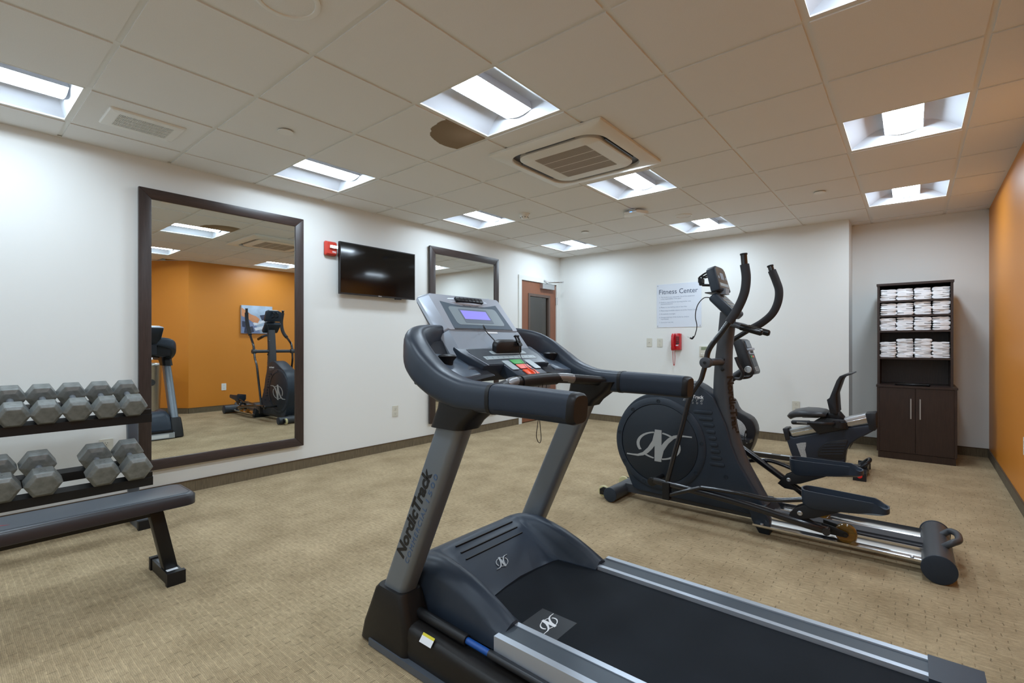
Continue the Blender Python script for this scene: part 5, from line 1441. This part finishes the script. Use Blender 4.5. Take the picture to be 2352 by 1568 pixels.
b = B(); b.tube(spline([(-.36, KB - .1, .06), (-.30, KB - .1, .12), (-.285, KB, .13), (-.30, KB + .1, .12), (-.36, KB + .1, .06)], 6), .015, n=12); b.build('lift_handle', 'bike_b', bk)

# ------------------------------------------------------------------ towel cabinet in the alcove
cx0, cx1, cy0, cy1 = -.277, .327, 6.165, 6.70
t = thing('towel_cabinet', 'tall espresso cabinet with open towel shelves over two doors', 'cabinet', ((cx0 + cx1) / 2, cy1, 0))
b = B(); b.box(cx0 + .01, cx1 - .01, cy0 + .004, cy1, 0, .066); b.build('plinth', 'cab_wood', t, smooth=False)
for x in (cx0, cx1 - .02):
    b = B(); b.box(x, x + .02, cy0, cy1, .066, .715, .001); b.build('base_side', 'cab_wood', t, smooth=False)
b = B(); b.box(cx0 - .006, cx1 + .006, cy0 - .008, cy1, .715, .735, .002); b.build('worktop', 'cab_wood', t)
b = B(); b.box(cx0 + .02, cx1 - .02, cy0 + .02, cy1, .066, .085); b.build('base_floor', 'cab_wood', t, smooth=False)
b = B(); b.box(cx0 + .02, cx1 - .02, cy1 - .01, cy1, .085, .715); b.build('base_back', 'cab_wood', t, smooth=False)
xm = (cx0 + cx1) / 2
for s, (xa, xb) in ((-1, (cx0 + .0215, xm - .0015)), (1, (xm + .0015, cx1 - .0215))):
    b = B(); b.box(xa, xb, cy0 + .001, cy0 + .019, .07, .712, .001); dr = b.build('cabinet_door', 'cab_wood', t, smooth=False)
    xh = xm + s * .035
    b = B(); b.box(xh - .005, xh + .005, cy0 - .028, cy0 - .02, .415, .612, .002); b.cyl((xh, cy0 - .022, .44), (xh, cy0 + .001, .44), .004, n=8); b.cyl((xh, cy0 - .022, .59), (xh, cy0 + .001, .59), .004, n=8)
    b.build('bar_handle', 'satin', dr)
hx0, hx1, hy0, hy1 = cx0 - .002, .306, 6.285, 6.70
for x in (hx0, hx1 - .02):
    b = B(); b.box(x, x + .02, hy0, hy1, .735, 1.748, .001); b.build('hutch_side', 'cab_wood', t, smooth=False)
b = B(); b.box(hx0 - .006, hx1 + .006, hy0 - .008, hy1, 1.748, 1.77, .002); b.build('hutch_top', 'cab_wood', t)
b = B(); b.box(hx0 + .02, hx1 - .02, hy1 - .012, hy1, .735, 1.748); b.build('hutch_back', 'cab_wood', t, smooth=False)
shelves = [1.594, 1.444, 1.287, 1.013]           # top faces
for z in shelves:
    b = B(); b.box(hx0 + .02, hx1 - .02, hy0 + .004, hy1 - .012, z - .018, z, .001); b.build('shelf', 'cab_wood', t, smooth=False)
t2 = thing('shallow_tray', 'shallow black tray lying on the cabinet worktop', 'tray', (.0, 6.22, .735))
b = B()
q0 = rrect(-.13, .13, 6.19, 6.275, .012, 3); q1 = rrect(-.14, .14, 6.182, 6.283, .014, 3); q2 = rrect(-.132, .132, 6.188, 6.277, .012, 3)
b.loft([[(x, y, .735) for x, y in q0], [(x, y, .75) for x, y in q1], [(x, y, .75) for x, y in q2], [(x, y, .738) for x, y in q0]]); b.build('tray_body', 'blackgloss', t2)

# folded towels
def towel_mesh(wd, hh, flip, seed):
    rnd = random.Random(seed)
    n = 9
    def j(a): return rnd.uniform(-a, a)
    lo, mid, up_ = [], [], []
    ph = rnd.uniform(0, 6)
    pts = []
    hw = wd / 2
    g = hh * .5 + j(.0015)
    # outline: two lobes joined by a fold on one side
    bot = [(-hw + .012 + (wd - .024) * k / n, .0) for k in range(n + 1)]
    pts += bot
    pts += [(hw - .004, g * .14), (hw + j(.003), g * .45), (hw - .006, g * .8)]
    pts += [(hw * (.55 - .2 * k), g - .0022 + .001 * math.sin(ph + k)) for k in range(3)]
    pts += [(hw * (.15 + .2 * k), g + .0022 + .001 * math.sin(ph + 2 - k)) for k in range(3)]
    pts += [(hw - .006, g + (hh - g) * .2), (hw + j(.003), g + (hh - g) * .55), (hw - .005, g + (hh - g) * .86)]
    pts += [(hw - .012 - (wd - .024) * k / n, hh + .0016 * math.sin(ph + k * 1.1)) for k in range(n + 1)]
    pts += [(-hw - .001, hh * .82), (-hw - .004 + j(.002), hh * .55), (-hw - .003, hh * .3), (-hw + .002, hh * .1)]
    if flip: pts = [(-x, z) for x, z in reversed(pts)]
    L_ = .30
    loops = []
    for y, sc in ((0, .93), (.004, .98), (.015, 1.0), (.12, 1.0), (L_, .99)):
        loops.append([(x * sc, y + (.004 * math.sin(ph + x * 60) if y < .02 else 0), hh * .5 + (z - hh * .5) * sc - (hh * .5) * (0)) for x, z in pts])
    b = B(); b.loft(loops)
    return b
tw_me = []
for k in range(8):
    o = towel_mesh(.134, .036 + .0, k % 2, k).build('towel', 'towel', None, ang=60)
    tw_me.append(o.data); bpy.data.objects.remove(o)
cols = ['leftmost', 'second', 'third', 'rightmost']
rows = [('top', 1.594, [3, 3, 3, 3], .118), ('second', 1.444, [3, 3, 3, 3], .126), ('third', 1.287, [4, 3, 3, 3], .13), ('lowest', 1.013, [5, 6, 6, 5], .0)]
ords = ['bottom', 'second', 'third', 'fourth', 'fifth', 'sixth']
wid = (hx1 - hx0 - .04) / 4
rnd = random.Random(3)
for rn_, z, counts, tot in rows:
    for c_, n in enumerate(counts):
        unit = (tot + rnd.uniform(-.006, .004)) / n if tot else .0315
        zz = z
        for k in range(n):
            o = bpy.data.objects.new('folded_towel', tw_me[rnd.randrange(8)])
            C.objects.link(o)
            o.scale = (rnd.uniform(.97, 1.015) * wid / .138, 1, unit / .036)
            o.location = (hx0 + .02 + wid * (c_ + .5) + rnd.uniform(-.0025, .0025), hy0 + .01 + rnd.uniform(0, .012), zz)
            zz += unit
            pos = '%s folded white towel' % ords[k].capitalize() if k else 'Bottom folded white towel'
            tag(o, '%s from below in the %s stack on the %s towel shelf' % (pos, cols[c_], rn_) if k else 'Bottom folded white towel of the %s stack on the %s towel shelf' % (cols[c_], rn_), 'towel', 'folded towels on the %s towel shelf' % rn_)

# ------------------------------------------------------------------ dumbbell rack
rk = thing('dumbbell_rack', 'two-tier black and slate dumbbell rack along the white wall', 'rack', (-3.9, .1, 0))
RY0, RY1 = -.62, .885
def rail(nm, xf, zt, par=rk, rear=False):
    b = B()
    b.prism([(xf, zt), (xf, zt - .05), (xf - .005, zt - .05), (xf - .005, zt - .006), (xf - .052, zt + .012), (xf - .052, zt + .018)], 'y', RY0, RY1, .0008)
    return b.build(nm, 'rack', par, smooth=False)
def prism_y_rail(): pass
tiers = [(-3.648, .716, -3.83, .79), (-3.622, .330, -3.825, .395)]
for (xf, zf, xr, zr) in tiers:
    rail('front_rail', xf, zf); rail('rear_rail', xr, zr)
    for y in (RY1 - .035, RY0 + .035):
        b = B(); b.prism([(xf - .01, zf - .047), (xf - .01, zf - .012), (xr - .04, zr - .004), (-3.97, zr + .02), (-3.97, zr - .05), (xr - .04, zr - .05)], 'y', y - .006, y + .018, .002); b.build('tier_bracket', 'rack', rk)
    b = B(); b.box(xf - .05, xf - .004, RY1 - .05, RY1 - .002, zf + .002, zf + .03, .003); b.build('end_stop', 'rack', rk)
for y in (.855, -.59):
    b = B(); b.sweep(spline([(-3.93, y, .04), (-3.945, y, .25), (-3.955, y, .45), (-3.97, y, .62), (-4.0, y, .80)], 5), (.058, .06), n=16, pw=5, up=(1, 0, 0)); b.build('upright', 'rack_s', rk)
    b = B(); b.box(-4.22, -3.675, y - .03, y + .032, 0, .05, .006); ft = b.build('foot', 'rack_s', rk)
    b = B(); b.box(-3.70, -3.667, y - .034, y + .036, 0, .055, .006); b.build('foot_cap', 'black', ft)

# ------------------------------------------------------------------ hex dumbbells
def dumbbell(R, hl, half, num):
    t = thing('hex_dumbbell', 'x', 'dumbbell')
    cr_ = R
    for s in (1, -1):
        b = B(); loops = []
        for x, k in ((half - hl, .62), (half - hl + .012, 1.0), (half - .014, 1.0), (half, .74)):
            loops.append([(s * x, cr_ * k * math.cos(math.radians(a)), cr_ * k * 1.02 * math.sin(math.radians(a))) for a in range(0, 360, 60)])
        b.loft(loops, bev=.0025, seg=1); hd_ = b.build('head', 'iron', None, smooth=False); hd_.parent = t
        if num and s > 0:
            tx = lettering('weight_number', num, .034, (half - .016 - .018, -.02, cr_ * .8665 * 1.02), (0, 1, 0), (-1, 0, 0), 'iron', None, bold=.0012, extrude=.0012)
            tx.parent = hd_
    b = B(); b.lathe([(.015, -half + hl - .004), (.0155, -.03), (.017, 0), (.0155, .03), (.015, half - hl + .004)], (0, 0, 0), (1, 0, 0), n=18); h = b.build('handle', 'iron_h', None); h.parent = t
    return t
def place(t, y, tier, R, half, lab, grp):
    xf, zf, xr, zr = tiers[tier]
    a = math.atan2(zr - zf, xf - xr)                    # slope of the tier
    # the flats rest on the sloping rail tops
    cx_, cz_ = (xf - .026 + xr - .026) / 2, (zf + zr) / 2 + .007
    off = R * .8665 * 1.02 + .004
    t.location = (cx_ + math.sin(a) * off, y, cz_ + math.cos(a) * off)
    t.rotation_euler = (0, a, 0)
    t['label'] = lab; t['group'] = grp
ordn = ['rightmost', 'second from the right', 'third from the right', 'fourth from the right', 'fifth from the right', 'sixth from the right']
src = None
for k in range(6):
    R = .0685
    t = dumbbell(R, .085, .145, '') if src is None else copy_tree(src)
    if src is None: src = t
    place(t, .79 - .1275 * k, 0, R, .145, 'grey hex dumbbell, %s on the upper rack tier' % ordn[k], 'dumbbells on the upper tier')
src = None
low = [(.80, 'rightmost grey hex dumbbell on the lower rack tier'), (.642, 'grey hex dumbbell right of the gap on the lower rack tier'),
       (.392, 'grey hex dumbbell left of the gap on the lower rack tier'), (.232, 'grey hex dumbbell cut by the left edge on the lower rack tier')]
for y, lab in low:
    R = .079
    t = dumbbell(R, .095, .155, '50') if src is None else copy_tree(src)
    if src is None: src = t
    place(t, y, 1, R, .155, lab, 'dumbbells on the lower tier')

# ------------------------------------------------------------------ flat bench
BX_ = -2.815
bn = thing('weight_bench', 'flat black padded weight bench in front of the dumbbell rack', 'bench', (BX_, .3, 0))
by0, by1 = -.34, .838
b = B()
o1 = rrect(BX_ - .13, BX_ + .13, by0, by1, .05, 7); o2 = rrect(BX_ - .118, BX_ + .118, by0 + .012, by1 - .012, .042, 7); o3 = rrect(BX_ - .107, BX_ + .107, by0 + .022, by1 - .022, .036, 7)
b.loft([[(x, y, .372) for x, y in o2], [(x, y, .376) for x, y in o1], [(x, y, .418) for x, y in o1], [(x, y, .430) for x, y in o2]]); pad = b.build('pad_side', 'vinyl_s', bn, ang=50)
b = B(); b.loft([[(x, y, .4295) for x, y in o2], [(x, y, .432) for x, y in o3]]); b.build('pad_top', 'vinyl', bn, ang=50)
b = B(); ring = [Vector((x, y, .4315)) for x, y in o3]; b.tube(ring + [ring[0]], .0014, n=6); b.build('pad_seam', 'black', pad)
M['bench_red'] = mat('bench_red_print', (170, 36, 40), 0.5)
b = B(); b.loft([[(BX_ - .012, .10, .4322), (BX_ + .03, .16, .4322), (BX_ + .042, .205, .4322), (BX_ + .02, .165, .4322)], [(BX_ - .012, .10, .4326), (BX_ + .03, .16, .4326), (BX_ + .042, .205, .4326), (BX_ + .02, .165, .4326)]]); b.build('printed_mark', 'bench_red', pad, smooth=False)
b = B(); b.box(BX_ - .028, BX_ + .028, by0 + .15, by1 - .12, .33, .372, .004); b.build('pad_beam', 'rack', bn)
for y_t, y_b in ((.695, .755), (-.14, -.22)):
    sg = 1 if y_b > y_t else -1
    b = B(); b.loft([[(BX_ - .03, y_b - .028, .05), (BX_ + .03, y_b - .028, .05), (BX_ + .03, y_b + .028, .05), (BX_ - .03, y_b + .028, .05)],
                     [(BX_ - .03, y_t - .028, .345), (BX_ + .03, y_t - .028, .345), (BX_ + .03, y_t + .028, .345), (BX_ - .03, y_t + .028, .345)]], bev=.003); b.build('leg', 'rack', bn)
    fx = BX_ - .045
    b = B(); b.box(fx - .14, fx + .14, y_b - .033, y_b + .033, .004, .056, .004); ft = b.build('foot', 'rack', bn)
    for s in (-1, 1):
        b = B(); xa = fx + s * .15; b.box(min(xa, xa - s * .028), max(xa, xa - s * .028), y_b - .038, y_b + .038, 0, .062, .006); b.build('foot_cap', 'black', ft)
    if sg > 0:
        b = B(); b.box(fx + .055, fx + .10, y_b - .025, y_b + .022, .0562, .0566); b.build('sticker', 'white', ft, smooth=False)
        b = B(); b.box(fx + .057, fx + .072, y_b - .015, y_b + .02, .0567, .057); b.build('sticker_band', 'orange_label', ft, smooth=False)
        b = B(); b.box(fx - .10, fx - .045, y_b - .022, y_b + .022, .0562, .0566); b.build('sticker', 'rack_s', ft, smooth=False)
